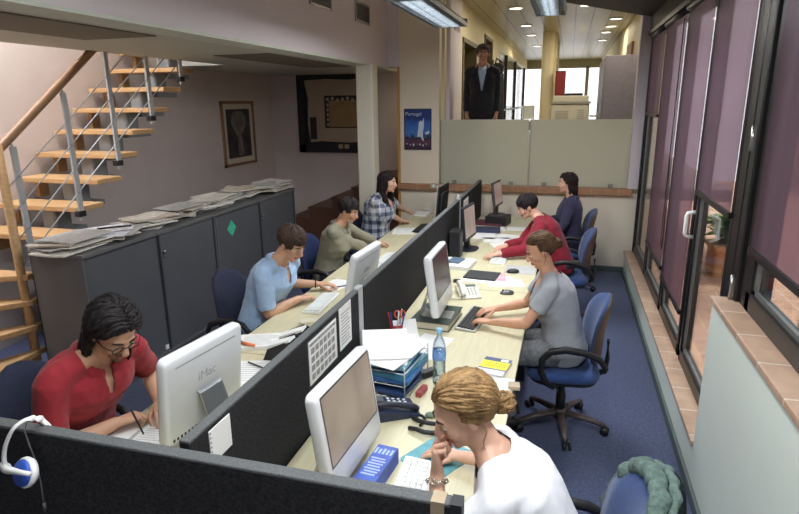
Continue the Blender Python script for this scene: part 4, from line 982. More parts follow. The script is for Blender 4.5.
for i, (y0, lab) in enumerate(((10.2, 'tall grey locker nearest the glass parapet'), (11.1, 'tall grey locker farther down the corridor'))):
    t = thing('locker', lab, 'locker', (.74, y0, 1.1)); obj('body', MB().bx(-.24, .26, 0, .85, 0, 1.78), mat('locker_grey', hx(124, 118, 130), .45, .2), t, bevel=.006)
    obj('door', MB().bx(-.258, -.24, .02, .83, .03, 1.75), mat('locker_door', hx(132, 128, 138), .4, .2), t, bevel=.004); obj('handle', MB().bx(-.285, -.258, .06, .09, .9, 1.05), ALU, t)
t = thing('coat_stand', 'dark coat stand with a hung bag and coat behind the suited man', 'coat stand', (-1.25, 9.9, 1.1))
obj('pole', MB().cyl((0, 0, 0), (0, 0, 1.75), .018, n=10), BLACKP, t); f = MB()
for a in range(4): f.tube([(0, 0, .25), (.15 * math.cos(a * PI / 2 + .5), .15 * math.sin(a * PI / 2 + .5), .1), (.24 * math.cos(a * PI / 2 + .5), .24 * math.sin(a * PI / 2 + .5), .02)], .012, 8)
obj('foot', f, BLACKP, t); f = MB()
for a in range(4): f.tube([(0, 0, 1.6), (.1 * math.cos(a * PI / 2), .1 * math.sin(a * PI / 2), 1.66), (.13 * math.cos(a * PI / 2), .13 * math.sin(a * PI / 2), 1.74)], .009, 8)
obj('hook', f, BLACKP, t)
f = MB()
f.tube([(.10, -.02, 1.68), (.12, -.04, 1.5), (.13, -.04, 1.2), (.13, -.04, .85), (.14, -.04, .6)], [.05, .12, .13, .15, .16], 14, flat=.6)
tag(obj('coat', f, mat('coat_dark', hx(34, 32, 34), .8, var=.2), loc=(-1.25, 9.9, 1.1)), 'dark coat hanging on the coat stand behind the suited man', 'coat')
f = MB(); Tb = M.Translation((.10, -.17, 1.55)) @ M.Rotation(.35, 4, 'Y'); f.prism(rrect(.17, .26, .05, 4), -.06, .06, 'y', T=Tb); f.prism(rrect(.13, .12, .03, 4, 0, -.05), -.09, -.06, 'y', T=Tb)
f.tube([(.06, -.17, 1.66), (.08, -.12, 1.76), (.13, -.03, 1.72), (.16, -.12, 1.70), (.16, -.17, 1.66)], .012, 8); tag(obj('bag', f, mat('bag_black', hx(22, 22, 24), .5), loc=(-1.25, 9.9, 1.1), bevel=.01), 'black bag hanging on top of the coat stand beside the suited man', 'bag')
t = thing('mounted_cabinet', 'dark red cabinet on the corridor wall beyond the copier', 'cabinet', (-.24, 13.9, 2.25))
obj('case', MB().bx(-.11, .11, -.1, .1, 0, .58), mat('dark_red', hx(126, 40, 40), .4), t, bevel=.01); obj('door_panel', MB().bx(-.09, .09, -.115, -.1, .04, .54), mat('dark_red2', hx(140, 46, 44), .4), t)
for i, (x, y, lab) in enumerate(((-1.25, 20.5, 'blurred white chair at the bright end of the corridor'), (-.9, 21.5, 'far red box at the bright end of the corridor'))):
    if i == 0:
        t = thing('chair', lab, 'chair', (x, y, 1.1), .5)
        obj('seat', MB().bx(-.22, .22, -.22, .22, .42, .46), WHITEP, t, bevel=.01); obj('backrest', MB().bx(-.22, .22, .19, .23, .5, .95), WHITEP, t, bevel=.01)
        for sx in (-1, 1):
            for sy in (-1, 1): obj('leg', MB().cyl((sx * .19, sy * .19, 0), (sx * .19, sy * .19, .95 if sy > 0 else .42), .012, n=8), ALU, t)
BLUEF = mat('chair_blue_fabric', hx(38, 66, 118), .85, var=.14, scale=70, bump=.3, bscale=260, sheen=.2)
DBLUEF = mat('chair_dark_fabric', hx(34, 40, 62), .85, var=.14, scale=70, bump=.3, bscale=260)
SHELL = mat('chair_shell', hx(78, 66, 62), .45, var=.08)
CBLK = mat('chair_black', hx(30, 29, 30), .45, var=.05)
def chair(lab, loc, rot, fab=None):
    """office chair; the sitter faces local +X"""
    t = thing('office_chair', lab, 'chair', loc, rot); fab = fab or BLUEF
    s = MB(); rr = []
    for z, k in ((.425, .86), (.435, .96), (.46, 1.0), (.485, .97), (.497, .85), (.50, .5)):
        rr.append([(.01 + p[0] * k, p[1] * k, z - (.02 * max(0, p[0] - .12) / .1 if z > .45 else 0)) for p in rrect(.47, .49, .13, 6)])
    s.rings(rr, True); obj('seat', s, fab, t)
    u = MB(); u.prism(rrect(.43, .45, .12, 5, .01), .41, .43, 'z'); u.bx(-.08, .08, -.07, .07, .37, .412); u.tube([(.05, .07, .39), (.05, .26, .385)], .008, 8)
    obj('seat_pan', u, CBLK, t, bevel=.004)
    def bx_(y, z): return -.215 - .06 * max(0, (z - .52) / .46) ** 1.2 + .07 * (y / .22) ** 2 + .02 * math.sin((z - .5) * 6)
    def outline(z):
        q = (z - .50) / .48; return .225 * math.sqrt(max(.03, 1 - abs(2 * q - 1) ** 3.2)) * (1 - .1 * q)
    rr = []; r2 = []
    for i in range(15):
        z = .50 + .48 * i / 14; w = outline(z); fr = []; bk = []; sh = []
        for j in range(9): y = -w + 2 * w * j / 8; e_ = .024 * math.sqrt(max(0, 1 - (2 * j / 8 - 1) ** 4)) * math.sqrt(max(.05, 1 - abs(2 * i / 14 - 1) ** 5)); fr.append((bx_(y, z) + .012 + e_, y, z)); bk.append((bx_(y, z), y, z)); sh.append((bx_(y, z) - .004 - e_ * 1.1, y, z))
        rr.append(fr + bk[::-1]); r2.append([(p[0] - .001, p[1], p[2]) for p in bk] + sh[::-1])
    b = MB(); b.rings(rr, True); obj('backrest', b, fab, t)
    b = MB(); b.rings(r2, True); obj('back_shell', b, SHELL, t)
    a = MB(); a.tube([(-.06, 0, .40), (-.2, 0, .40), (-.275, 0, .44), (-.285, 0, .54), (-.28, 0, .66)], [.03, .03, .032, .03, .022], 8, flat=.5, up=(0, 0, 1)); obj('back_bracket', a, CBLK, t)
    for sy in (-1, 1):
        y = sy * .265
        a = MB(); a.tube([(.04, y * .55, .405), (.08, y * .9, .41), (.13, y, .45), (.165, y, .53), (.16, y, .61), (.11, y, .665), (.02, y, .685), (-.10, y, .67), (-.19, y * .98, .63), (-.235, y * .9, .56), (-.23, y * .85, .53)], [.016, .018, .02, .021, .022, .024, .025, .023, .02, .018, .014], 10, flat=.75, up=(0, 1, 0)); obj('armrest', a, CBLK, t)
    c = MB(); c.lathe([(0, .09), (.032, .09), (.032, .25), (.025, .255), (.025, .37), (.055, .375), (.055, .385), (0, .385)], 18); obj('gas_column', c, CBLK, t)
    f = MB(); f.lathe([(0, .065), (.05, .07), (.05, .12), (.036, .14), (0, .14)], 18)
    for k in range(5):
        an = 2 * PI * k / 5 + .35; d = V((math.cos(an), math.sin(an), 0)); f.tube([d * .03 + V((0, 0, .11)), d * .17 + V((0, 0, .10)), d * .30 + V((0, 0, .073))], [.032, .027, .02], 8, flat=.7, up=(0, 0, 1))
    obj('star_base', f, SHELL, t)
    for k in range(5):
        an = 2 * PI * k / 5 + .35; d = V((math.cos(an), math.sin(an), 0)); n = V((-d.y, d.x, 0)); p = d * .30 + n * .012
        w = MB()
        for sx in (-1, 1): w.cyl(p + n * sx * .018 + V((0, 0, .028)) - n * .007, p + n * sx * .018 + V((0, 0, .028)) + n * .007, .028, n=14)
        w.cyl(d * .30 + V((0, 0, .03)), d * .30 + V((0, 0, .075)), .012, n=8); obj('caster', w, CBLK, t)
    return t
chair('blue office chair with a green jacket over it, under the woman in the white top', (.02, 1.92, 0), PI + .10)
chair('blue office chair with arm loops under the woman in the grey top', (.10, 3.86, 0), PI + .12)
chair('blue office chair behind the man in the red sweater', (.0, 5.38, 0), PI + .05)
chair('blue and brown office chair behind the far woman in navy', (.02, 7.0, 0), PI + .1)
chair('dark office chair under the man in the red polo', (-2.22, 1.98, 0), -.1, DBLUEF)
chair('dark office chair under the man in the light blue shirt', (-2.12, 3.80, 0), -.1, DBLUEF)
chair('blue office chair under the person in the olive shirt', (-2.12, 5.16, 0), -.12, mat('chair_navy_fabric', hx(34, 48, 92), .85, var=.14, scale=70, bump=.3, bscale=260))
chair('dark office chair under the woman in plaid', (-2.15, 6.75, 0), -.05, DBLUEF)
# jacket over the near chair back: a thick folded collar round the rim and the body hanging behind
jk = MB()
def rim(t):
    a = (t - .5) * 2; y = .225 * math.sin(a * 1.5); z = .64 + .36 * math.cos(a * 1.5) ** .8
    return V((-.272 - .045 * max(0, (z - .6) / .4) + .05 * (y / .22) ** 2, y * 1.04, z))
pts = [rim(k / 40) + V((.006 * math.sin(k * 1.7), 0, .006 * math.sin(k * 1.1))) for k in range(41)]
jk.tube([p + V((.062, 0, .004)) for p in pts], [.026 + .008 * abs(math.sin(k * .55)) + .003 * math.sin(k * 2.3) for k in range(41)], 12, up=(1, 0, 0))
jk.tube([p + V((.015, 0, .012)) for p in pts[3:-3]], [.012 + .006 * abs(math.sin(k * .8)) for k in range(35)], 10, up=(1, 0, 0))
def jf(u, v):
    p = rim(.5 + (u - .5) * .96); z = p.z + (.45 - p.z) * v; w = .012 * math.sin(u * 31 + v * 5) * v
    return V((p.x - .02 - .03 * math.sin(v * 2.6) + w, p.y * (1 + .08 * v), z))
jk.grid(jf, 30, 14)
j = obj('jacket', jk, mat('green_grey_jacket', hx(92, 112, 104), .85, var=.35, scale=45, bump=.6, bscale=90), loc=(.02, 1.92, 0), rot=PI + .10)
tag(j, 'grey green jacket draped over the back of the nearest blue chair', 'jacket')
# ------------------------------------------------------------------ people
def remesh(mb, vox, smooth=4, name='tmp'):
    me = mb.mesh(name); o = bpy.data.objects.new(name, me); C.objects.link(o)
    r = o.modifiers.new('r', 'REMESH'); r.mode = 'VOXEL'; r.voxel_size = vox; r.use_smooth_shade = True
    if smooth: s = o.modifiers.new('s', 'SMOOTH'); s.factor = .5; s.iterations = smooth
    out = bpy.data.meshes.new_from_object(o.evaluated_get(bpy.context.evaluated_depsgraph_get()))
    bpy.data.objects.remove(o); bpy.data.meshes.remove(me)
    for p in out.polygons: p.use_smooth = True
    return out
def join_mb(me, mb):
    """append the loose builder's faces to a mesh (same object)"""
    bm = bmesh.new(); bm.from_mesh(me); t = mb.mesh('j'); bm.from_mesh(t); bm.to_mesh(me); bm.free(); bpy.data.meshes.remove(t); me.update()
def ik(a, b, l1, l2, pole):
    d = b - a; L = d.length
    if L > (l1 + l2) * .998: d = d * ((l1 + l2) * .998 / L); L = d.length; b = a + d
    u = d / L; x = (l1 * l1 - l2 * l2 + L * L) / (2 * L); h = math.sqrt(max(0, l1 * l1 - x * x))
    p = pole - u * pole.dot(u); p.normalize(); return a + u * x + p * h, b
def catmull(pts, n):
    out = []
    for i in range(len(pts) - 1):
        p0, p1, p2, p3 = pts[max(i - 1, 0)], pts[i], pts[i + 1], pts[min(i + 2, len(pts) - 1)]
        for k in range(n):
            t = k / n; out.append(.5 * ((2 * p1) + (p2 - p0) * t + (2 * p0 - 5 * p1 + 4 * p2 - p3) * t * t + (3 * p1 - p0 - 3 * p2 + p3) * t ** 3))
    return out + [pts[-1]]
def limb(mb, pts, rs, grow=0.0, n=14, caps=True, flat=1.0, up=None):
    """smooth tapered limb with rounded ends"""
    k = 4; P_ = catmull([V(p) for p in pts], k); R_ = []
    for i in range(len(rs) - 1):
        for j in range(k): R_.append(rs[i] + (rs[i + 1] - rs[i]) * j / k)
    R_.append(rs[-1]); R_ = [r + grow for r in R_]
    mb.tube(P_, R_, n, True, flat=flat, up=up)
    if caps: mb.ell(P_[0], R_[0] * .98, 12, 8); mb.ell(P_[-1], R_[-1] * .98, 12, 8)
def spine_rings(mb, pts, prof, side, grow=0.0, n=22, gx=None):
    """elliptical rings (half width, half depth) along the spine; side is the shoulder axis"""
    rr = []; k = len(pts)
    for i in range(k):
        t = (pts[min(i + 1, k - 1)] - pts[max(i - 1, 0)]).normalized(); s = (side - t * side.dot(t)).normalized(); f = s.cross(t)
        w, d = prof[i][0] + grow, prof[i][1] + grow; off = prof[i][2] if len(prof[i]) > 2 else 0
        row = []
        for j in range(n):
            a = 2 * PI * j / n; ca, sa = math.cos(a), math.sin(a); q = 2.3
            ca = math.copysign(abs(ca) ** (2 / q), ca); sa = math.copysign(abs(sa) ** (2 / q), sa)
            row.append(pts[i] + s * (w * ca) + f * (d * sa + off))
        rr.append(row)
    mb.rings(rr, True)

HEADP = [((-.015, 0, .03), (.097, .075, .084)), ((.028, 0, -.02), (.060, .060, .084)), ((.030, 0, -.072), (.050, .049, .040)), ((.066, 0, -.100), (.020, .021, .017)),
         ((.074, 0, .020), (.016, .046, .012)), ((.056, .036, -.028), (.026, .022, .026)), ((.056, -.036, -.028), (.026, .022, .026)),
         ((.085, 0, -.060), (.011, .023, .0065)), ((.083, 0, -.072), (.011, .020, .0075)),
         ((-.006, .077, -.006), (.020, .008, .031)), ((-.006, -.077, -.006), (.020, .008, .031)), ((.070, .032, .0035), (.0125, .0145, .010)), ((.070, -.032, .0035), (.0125, .0145, .010))]
def hand(bodymb, fing, W, D, Nn, thumb, kind, s=1.0):
    """palm into the body volume, five separate jointed fingers into fing"""
    D = D.normalized(); Nn = (Nn - D * Nn.dot(D)).normalized(); T = (thumb - D * thumb.dot(D) - Nn * thumb.dot(Nn)).normalized()
    rr = []
    for q, w, h in ((-.01, .026, .021), (.015, .031, .019), (.045, .039, .017), (.075, .042, .015), (.092, .040, .012)):
        c = W + D * q * s; rr.append([c + T * (w * s * math.cos(2 * PI * j / 14)) + Nn * (h * s * math.sin(2 * PI * j / 14)) for j in range(14)])
    bodymb.rings(rr, True)
    bodymb.ell(W + D * .035 * s + T * .026 * s + Nn * .010 * s, .017 * s)
    cur = {'type': (24, 26, 18), 'fist': (68, 72, 45), 'pen': (48, 62, 35), 'relax': (18, 24, 16), 'flat': (6, 8, 6), 'chin': (72, 82, 50)}[kind]
    for q, (off, L, r, ex) in enumerate(((.030, .074, .0088, -4), (.0105, .083, .0090, 0), (-.010, .077, .0086, 3), (-.0285, .060, .0077, 8))):
        p = W + D * (.076 + (.006 if q in (1, 2) else 0)) * s + T * off * s; pts = [p]; a = 0; dirs = (D + T * (off * 3.2)).normalized()
        for j, fr in enumerate((.16, .44, .30, .24)):
            if j > 0: a += math.radians(cur[j - 1] + ex * (1 if kind != 'flat' else .2))
            pts.append(pts[-1] + (dirs * math.cos(a) + Nn * math.sin(a)) * L * fr * s)
        rs = [r * s * x for x in (1.05, 1.05, .98, .90, .72)]
        fing.tube(pts, rs, 9); fing.ell(pts[-1], rs[-1] * .98, 9, 6)
        for j in (2, 3): fing.ell(pts[j], rs[j] * 1.04, 9, 6)
    p = W + D * .030 * s + T * .030 * s + Nn * .006 * s
    c = {'fist': .75, 'pen': .7, 'chin': .6}.get(kind, .35)
    d1 = (D * .75 + T * .62 + Nn * .30).normalized(); d2 = (D * .9 + T * (.35 - .6 * c) + Nn * (.25 + .5 * c)).normalized(); d3 = (D * .95 + T * (.15 - .8 * c) + Nn * (.25 + .4 * c)).normalized()
    pts = [p - d1 * .01, p + d1 * .036 * s, p + d1 * .036 * s + d2 * .032 * s, p + d1 * .036 * s + d2 * .032 * s + d3 * .024 * s]
    fing.tube(pts, [.0125 * s, .0108 * s, .0098 * s, .0075 * s], 9); fing.ell(pts[-1], .0074 * s, 9, 6); fing.ell(pts[1], .0110 * s, 9, 6); fing.ell(pts[2], .0100 * s, 9, 6)

def scalp_hair(style, HM, rng, n=260, r0=.0065, length=.07, curl=0.0, freq=60, tie=None, seg=9, hang=None):
    """hair as a scalp shell with overlapping tapered locks, all one mesh; HM maps the head's own axes to the person"""
    mb = MB(); c = V((-.015, 0, .03)); R = V((.100, .079, .089))
    def stop(p):
        x, y, z = p
        if x > .050 and z < .052: return True
        if abs(y) > .046 and x > -.030 and z < .014: return True
        return z < -.060 or (x > -.03 and z < -.012)
    def ok(p):
        x, y, z = p
        hl = .064 + .018 * min(1, abs(y) / .05) * -1
        if style == 'short': hl = .060 - .25 * max(0, abs(y) - .035)
        if x > .030 and z < hl: return False
        if style == 'long' and x > .045 and z < .072: return False
        if tie and x > .02 and z < .082 - 3.2 * y * y: return False
        if x > -.005 and z < .010 and x + z * .2 > -.0: return False
        if abs(y) > .045 and x > -.028 and z < .012: return False
        return z > (-.055 if x < -.04 else .0)
    base = MB(); base.ell(c, R, 40, 26)
    keep = [f for f in base.f if all(ok(base.v[i]) for i in f)]
    mb.add(base.v, keep, 0, True)
    gold = PI * (3 - math.sqrt(5)); crown = V((-.055, .012, .118)); g = (HM.to_3x3().inverted() @ V((0, 0, -1))).normalized()
    m_ = int(n * 1.9)
    for i in range(m_):
        zz = 1 - 2 * (i + .5) / m_; rr = math.sqrt(1 - zz * zz); d = V((rr * math.cos(gold * i), rr * math.sin(gold * i), zz))
        p = c + V((d.x * R.x, d.y * R.y, d.z * R.z))
        if not ok(p): continue
        L = length * rng.uniform(.8, 1.15); ph = rng.uniform(0, 6.28); pts = []; st = L / seg; free = False; vel = None
        if tie: L = max(.03, (p - V(tie)).length * 1.25); st = L / seg
        lift = rng.uniform(.002, .009)
        for k in range(seg + 1):
            q = p.copy(); nrm = V(((p.x - c.x) / R.x ** 2, (p.y - c.y) / R.y ** 2, (p.z - c.z) / R.z ** 2)).normalized()
            out = nrm * (lift * min(1, k / 2))
            sd = nrm.cross(vel if vel else V((1, 0, 0)))
            if sd.length > 1e-4: sd.normalize()
            tp = max(.25, min(1, (p.z + .055) / .09)) if style == 'short' else 1
            if style == 'short' and p.x > .03: tp = min(tp, max(.2, (p.z - .03) / .045))
            out *= tp
            w = curl * min(1, k / 3); out += sd * (w * math.sin(ph + k * st * freq)) + nrm * (w * .7 * math.cos(ph + k * st * freq))
            pts.append(q + out)
            if tie: fl = V(tie) - p
            elif style == 'short': fl = (p - crown) + V((.05 if p.x > .02 else 0, .14 if p.x > .03 else 0, -.02))
            else: fl = (p - crown) * .35 + V((0, 0, -.06)) + (V((-.13, math.copysign(.13, p.y - .012), 0)) if p.x > -.01 else V((-.02, 0, 0)))
            if not free:
                fl = fl - nrm * fl.dot(nrm)
            else: fl = g * .55 + V((-hang[0], math.copysign(.05, p.y), -.55)) + nrm * hang[1]
            if fl.length < 1e-5: break
            fl.normalize(); vel = fl; p = p + fl * st
            e_ = math.sqrt(((p.x - c.x) / R.x) ** 2 + ((p.y - c.y) / R.y) ** 2 + ((p.z - c.z) / R.z) ** 2)
            if style == 'long' and not tie and (p.z < .0 or free): free = True
            if style != 'long' and not tie and k > 1 and stop(p): pts.append(p + out * .4); break
            if e_ < 1.0 or (not free): p = c + (p - c) / e_ * (1.0 + (.0 if not free else .02))
            if tie and (p - V(tie)).length < .02: break
        if len(pts) < 3: continue
        kk = len(pts); mb.tube(pts, [r0 * (1.0 if j < kk * .5 else max(.22, 1 - 1.5 * (j / kk - .5))) * rng.uniform(.85, 1.1) for j in range(kk)], 5)
    return mb

SKINS = {}
def skin(tone):
    k = 'skin_%d_%d' % (tone[0], tone[1])
    return mat(k, hx(*tone), .5, var=.06, scale=18, bump=.04, bscale=160)
EYEW = mat('eye_white', hx(214, 208, 200), .25); IRIS = mat('iris_dark', hx(44, 30, 24), .2); LIPS = mat('lips', hx(190, 122, 108), .5); BROW = mat('eyebrow', hx(48, 36, 30), .8)

def person(label, head_px, head_pitch=0, head_yaw=0, rot=0, lean=10, wr=None, hands=('type', 'type'), tone=(206, 160, 132), male=True, hair=None, hairm=None, shirt=None, sleeve=.55, collar=None, neck='round',
           trous=None, standing=False, scale=1.0, bulk=1.0, seat=0.0, hdir=None, pole=None, seed=1, vox=.006, root=None, side_lean=0, head_roll=0, hnorm=None, twist=0, beard=False, wrinkle=.006, neckang=None):
    rng = random.Random(seed); s = scale
    hipz = .93 * s if standing else .595 + seat
    Pv = V((0, 0, hipz)); la = math.radians(lean)
    sp = V((math.sin(la), math.sin(math.radians(side_lean)), math.cos(la))).normalized()
    bend = .5                                                     # the upper spine bends on
    d1 = V((math.sin(la * .75), sp.y * .7, math.cos(la * .75))).normalized(); d2 = V((math.sin(la * 1.35), sp.y * 1.1, math.cos(la * 1.35))).normalized()
    A = Pv; B = A + d1 * .20 * s; Cc = B + (d1 + d2).normalized() * .16 * s; N_ = Cc + d2 * .155 * s
    tw = math.radians(twist); Yax = V((-math.sin(tw), math.cos(tw), 0)); Yax = (Yax - d2 * Yax.dot(d2)).normalized(); Fx = Yax.cross(d2)
    na = math.radians(neckang if neckang is not None else lean * 1.1 + 18)
    nd = V((math.sin(na), sp.y, math.cos(na))).normalized()
    Hc = N_ + nd * .175 * s
    HR = M.Rotation(math.radians(head_yaw), 4, 'Z') @ M.Rotation(math.radians(head_pitch), 4, 'Y') @ M.Rotation(math.radians(head_roll), 4, 'X')
    HM = M.Translation(Hc) @ HR @ M.Scale(s * (1.0 if male else .96), 4)
    Rz = M.Rotation(rot, 4, 'Z')
    if root is None:
        if standing: w = at(*head_px[:2], y=head_px[2]); zoff = w.z - Hc.z; 
        else: w = at(*head_px, z=Hc.z); zoff = 0
        loc = w - Rz @ Hc; loc.z = zoff if standing else 0
    else: loc = V(root)
    if standing: loc.z = 1.10
    inv = (M.Translation(loc) @ Rz).inverted()
    sw = (.170 if male else .150) * s * bulk
    SL = Cc + d2 * .105 * s + Yax * sw + Fx * .012; SR = Cc + d2 * .105 * s - Yax * sw + Fx * .012
    l1, l2 = (.295 * s, .255 * s) if male else (.275 * s, .24 * s)
    arms = []
    for i, S in enumerate((SL, SR)):
        sgn = 1 if i == 0 else -1
        W = wr[i](HM) if wr and callable(wr[i]) else inv @ V(wr[i]) if wr else S + V((.03, sgn * .025, -.55))
        pl = V(pole[i]) if pole else V((-.25, sgn * .55, -.8))
        Eb, W = ik(S, W, l1, l2, pl); arms.append((S, Eb, W, sgn))
    body = MB(); fing = MB()
    mW = 1.0 if male else .93
    prof = [(.150, .105), (.172 if not male else .165, .125), (.150 * mW, .112), (.140 * mW, .104), (.158 * mW, .116, .008), (.168 * mW, .120, .012), (.150 * mW, .095, .006), (.085, .062, .0), (.058, .055, .0)]
    prof = [tuple(x * s * bulk for x in p) if i < 7 else tuple(x * s for x in p) for i, p in enumerate(prof)]
    if not male: prof[4] = (prof[4][0], prof[4][1] + .022, .026); prof[5] = (prof[5][0], prof[5][1] + .006, .012)
    spts = [A - d1 * .085 * s, A - d1 * .01 * s, A + d1 * .10 * s, B, B.lerp(Cc, .75), Cc + d2 * .035 * s, Cc + d2 * .10 * s, Cc + d2 * .145 * s, N_ + nd * .03 * s]
    side0 = V((0, 1, 0)); sides = Yax
    spine_rings(body, spts, prof, (side0 + sides).normalized())
    limb(body, [N_ - d2 * .03, N_ + nd * .05 * s, Hc - nd * .05 * s + Fx * .0], [.062 * s * mW, .054 * s * mW, .056 * s * mW])
    for (S, Eb, W, sgn) in arms: limb(body, [N_ + nd * .045 * s + Yax * sgn * .02, N_.lerp(S, .5) + d2 * .012 * s, S + d2 * .004 * s], [.040 * s * mW, .046 * s * mW, .047 * s * mW], caps=False)
    for c_, r_ in HEADP:
        rr_ = V(r_)
        if not male and c_[0] == .066: rr_ = rr_ * .85
        body.ell(c_, rr_, 20, 14, T=HM)
    body.tube([(.080, 0, .016), (.094, 0, -.008), (.106, 0, -.030)], [.008, .0105, .0135], 10, T=HM); body.ell((.103, 0, -.034), (.013, .0165, .010), T=HM)
    for (S, Eb, W, sgn) in arms:
        limb(body, [S, S.lerp(Eb, .35), S.lerp(Eb, .8), Eb], [.052 * s, .049 * s, .041 * s, .038 * s] if male else [.045 * s, .042 * s, .036 * s, .034 * s])
        limb(body, [Eb, Eb.lerp(W, .3), Eb.lerp(W, .75), W], [.038 * s, .041 * s, .031 * s, .026 * s] if male else [.034 * s, .035 * s, .026 * s, .0225 * s])
    for i, (S, Eb, W, sgn) in enumerate(arms):
        D = (W - Eb).normalized(); Nn = V((0, 0, -1)); th = V((0, -sgn, 0))
        if standing: D = (D + V((.12, 0, -1))).normalized(); Nn = V((0, -sgn, 0)); th = V((1, 0, 0))
        else: D = V((D.x, D.y, min(D.z, -.02) * .4)).normalized() if not hdir or hdir[i] is None else D
        if hdir and hdir[i] is not None: D = V(hdir[i]).normalized()
        if hnorm and hnorm[i] is not None: Nn = V(hnorm[i][0]); th = V(hnorm[i][1])
        hand(body, fing, W, D, Nn, th, hands[i], s * (1.0 if male else .98))
    # legs
    legs = []
    for sgn in (1, -1):
        hp = Pv + V((.0, sgn * .092 * s, -.02))
        if standing: kn = V((.015, sgn * .10 * s, .49 * s)); an = V((-.02, sgn * .105 * s, .085))
        else: kn = V((.43 * s, sgn * .115, .56)); an = V((.36 * s, sgn * .12, .09))
        legs.append((hp, kn, an))
        limb(body, [hp, hp.lerp(kn, .4), kn], [.085 * s, .078 * s, .056 * s]); limb(body, [kn, kn.lerp(an, .35), an], [.054 * s, .055 * s, .036 * s])
        limb(body, [an + V((-.03, 0, -.045)), an + V((.06, 0, -.05)), an + V((.14, 0, -.06))], [.034, .034, .024])
    me = remesh(body, vox, 3)
    join_mb(me, fing)
    eyes = MB()
    for sy in (1, -1):
        eyes.ell((.0725, sy * .032, -.002), (.0115, .0125, .0095), 12, 8, 1, T=HM); eyes.ell((.0805, sy * .0315, -.004), (.0045, .0058, .0058), 10, 6, 2, T=HM)
        eyes.tube([(.088, sy * .012, .020), (.087, sy * .030, .0265), (.074, sy * .050, .0225)], [.0035, .0042, .002], 6, mi=4, T=HM)
    # lips: colour the mouth region of the face itself
    Hi = HM.inverted()
    t = eyes.mesh('eyes'); bm = bmesh.new(); bm.from_mesh(me); bm.from_mesh(t); bm.to_mesh(me); bm.free(); bpy.data.meshes.remove(t)
    for p in me.polygons:
        if p.material_index == 0:
            q = Hi @ p.center
            if .07 < q.x < .0985 and abs(q.y) < .023 and -.080 < q.z < -.055 + .0: p.material_index = 3
            elif beard and q.x > .058 and -.125 < q.z < -.046 and abs(q.y) < .040: p.material_index = 5
    bo = link('person', me, [skin(tone), EYEW, IRIS, LIPS if not male else mat('lips_pale', hx(168, 112, 96), .5), BROW] + ([mat('stubble', hx(138, 104, 88), .7, var=.2, scale=120)] if beard else []), None, loc, rot); tag(bo, label, 'person')
    # clothing, each its own mesh over the body
    def dress(name, mb, m, v, cut=None, wrk=wrinkle, sm=4, grow_lab=None, fr=9):
        me2 = remesh(mb, v, sm); sd = rng.uniform(0, 50)
        if wrk:
            nv = len(me2.vertices); nr = [0.0] * (nv * 3); cs = [0.0] * (nv * 3); me2.vertices.foreach_get('normal', nr); me2.vertices.foreach_get('co', cs)
            for i in range(nv):
                x, y, z = cs[3 * i:3 * i + 3]; f = wrk * (noise.noise(V((x * fr + sd, y * fr, z * fr * 1.6))) + .5 * noise.noise(V((x * fr * 2.4, y * fr * 2.4 + sd, z * fr * 2.4))) + .55 * max(0, noise.noise(V((x * 26 + z * 14, y * 26 + sd, z * 9 - x * 8)))))
                for a in range(3): cs[3 * i + a] += nr[3 * i + a] * f
            me2.vertices.foreach_set('co', cs); me2.update()
        if cut:
            bm = bmesh.new(); bm.from_mesh(me2); kill = [x for x in bm.verts if cut(x.co)]; bmesh.ops.delete(bm, geom=kill, context='VERTS')
            for _ in range(8): bmesh.ops.smooth_vert(bm, verts=[x for x in bm.verts if x.is_boundary], factor=.5, use_axis_x=True, use_axis_y=True, use_axis_z=True)
            bm.to_mesh(me2); bm.free()
        return link(name, me2, m, bo)
    g_ = .014; sh = MB()
    pr = [(p[0], p[1]) + tuple(p[2:]) for p in prof]
    spine_rings(sh, spts[:8] + [spts[7] + d2 * .022 * s], pr[:8] + [(.064 * s, .058 * s)], (side0 + sides).normalized(), g_)
    for (S, Eb, W, sgn) in arms:
        rad = [.056, .053, .048, .045] if male else [.049, .047, .042, .040]
        if sleeve < 1: Ee = S.lerp(Eb, sleeve); limb(sh, [S, S.lerp(Ee, .5), Ee], [rad[0] * s + .004, rad[1] * s + .006, rad[2] * s + .012], .006, caps=False); sh.ell(S, rad[0] * s + .005)
        else:
            We = Eb.lerp(W, min(1.0, sleeve - 1)); limb(sh, [S, S.lerp(Eb, .5), Eb, Eb.lerp(We, .5), We], [rad[0] * s, rad[1] * s, rad[3] * s + .004, .044 * s * mW, .036 * s * mW], .010, caps=False); sh.ell(S, rad[0] * s + .005); sh.ell(Eb, rad[3] * s + .014)
    for (S, Eb, W, sgn) in arms: limb(sh, [N_ + nd * .015 * s + Yax * sgn * .03, N_.lerp(S, .5) + d2 * .012 * s, S + d2 * .004 * s], [.046 * s * mW, .048 * s * mW, .049 * s * mW], .010, caps=False)
    def ncut(co):
        q = co - (N_ + Fx * .02); lx = q.dot(Fx); ly = q.dot(Yax); lz = q.dot(d2)
        if neck == 'v': return (lz > -.13 and lx > .0 and abs(ly) < .062 * (1 + lz / .13) + .006) or (lz > -.012 and math.hypot(lx * .9, ly) < .086)
        if neck == 'open': return (lz > -.105 and lx > .03 and abs(ly) < .022 * (1 + lz / .105) + .002) or (lz > .004 and math.hypot(lx, ly) < .10)
        if neck == 'suit': return (lz > -.30 and lx > .0 and abs(ly) < .052 * (1 + lz / .30) + .002) or (lz > .004 and math.hypot(lx, ly) < .10)
        if neck == 'wide': return math.sqrt((lx * .8) ** 2 + ly ** 2 + (lz * 1.0) ** 2) < .098
        return lz > -.002 and math.hypot(lx, ly) < .088
    top = dress('jacket' if standing else 'shirt', sh, shirt, vox + .001, ncut, fr=9, sm=18)
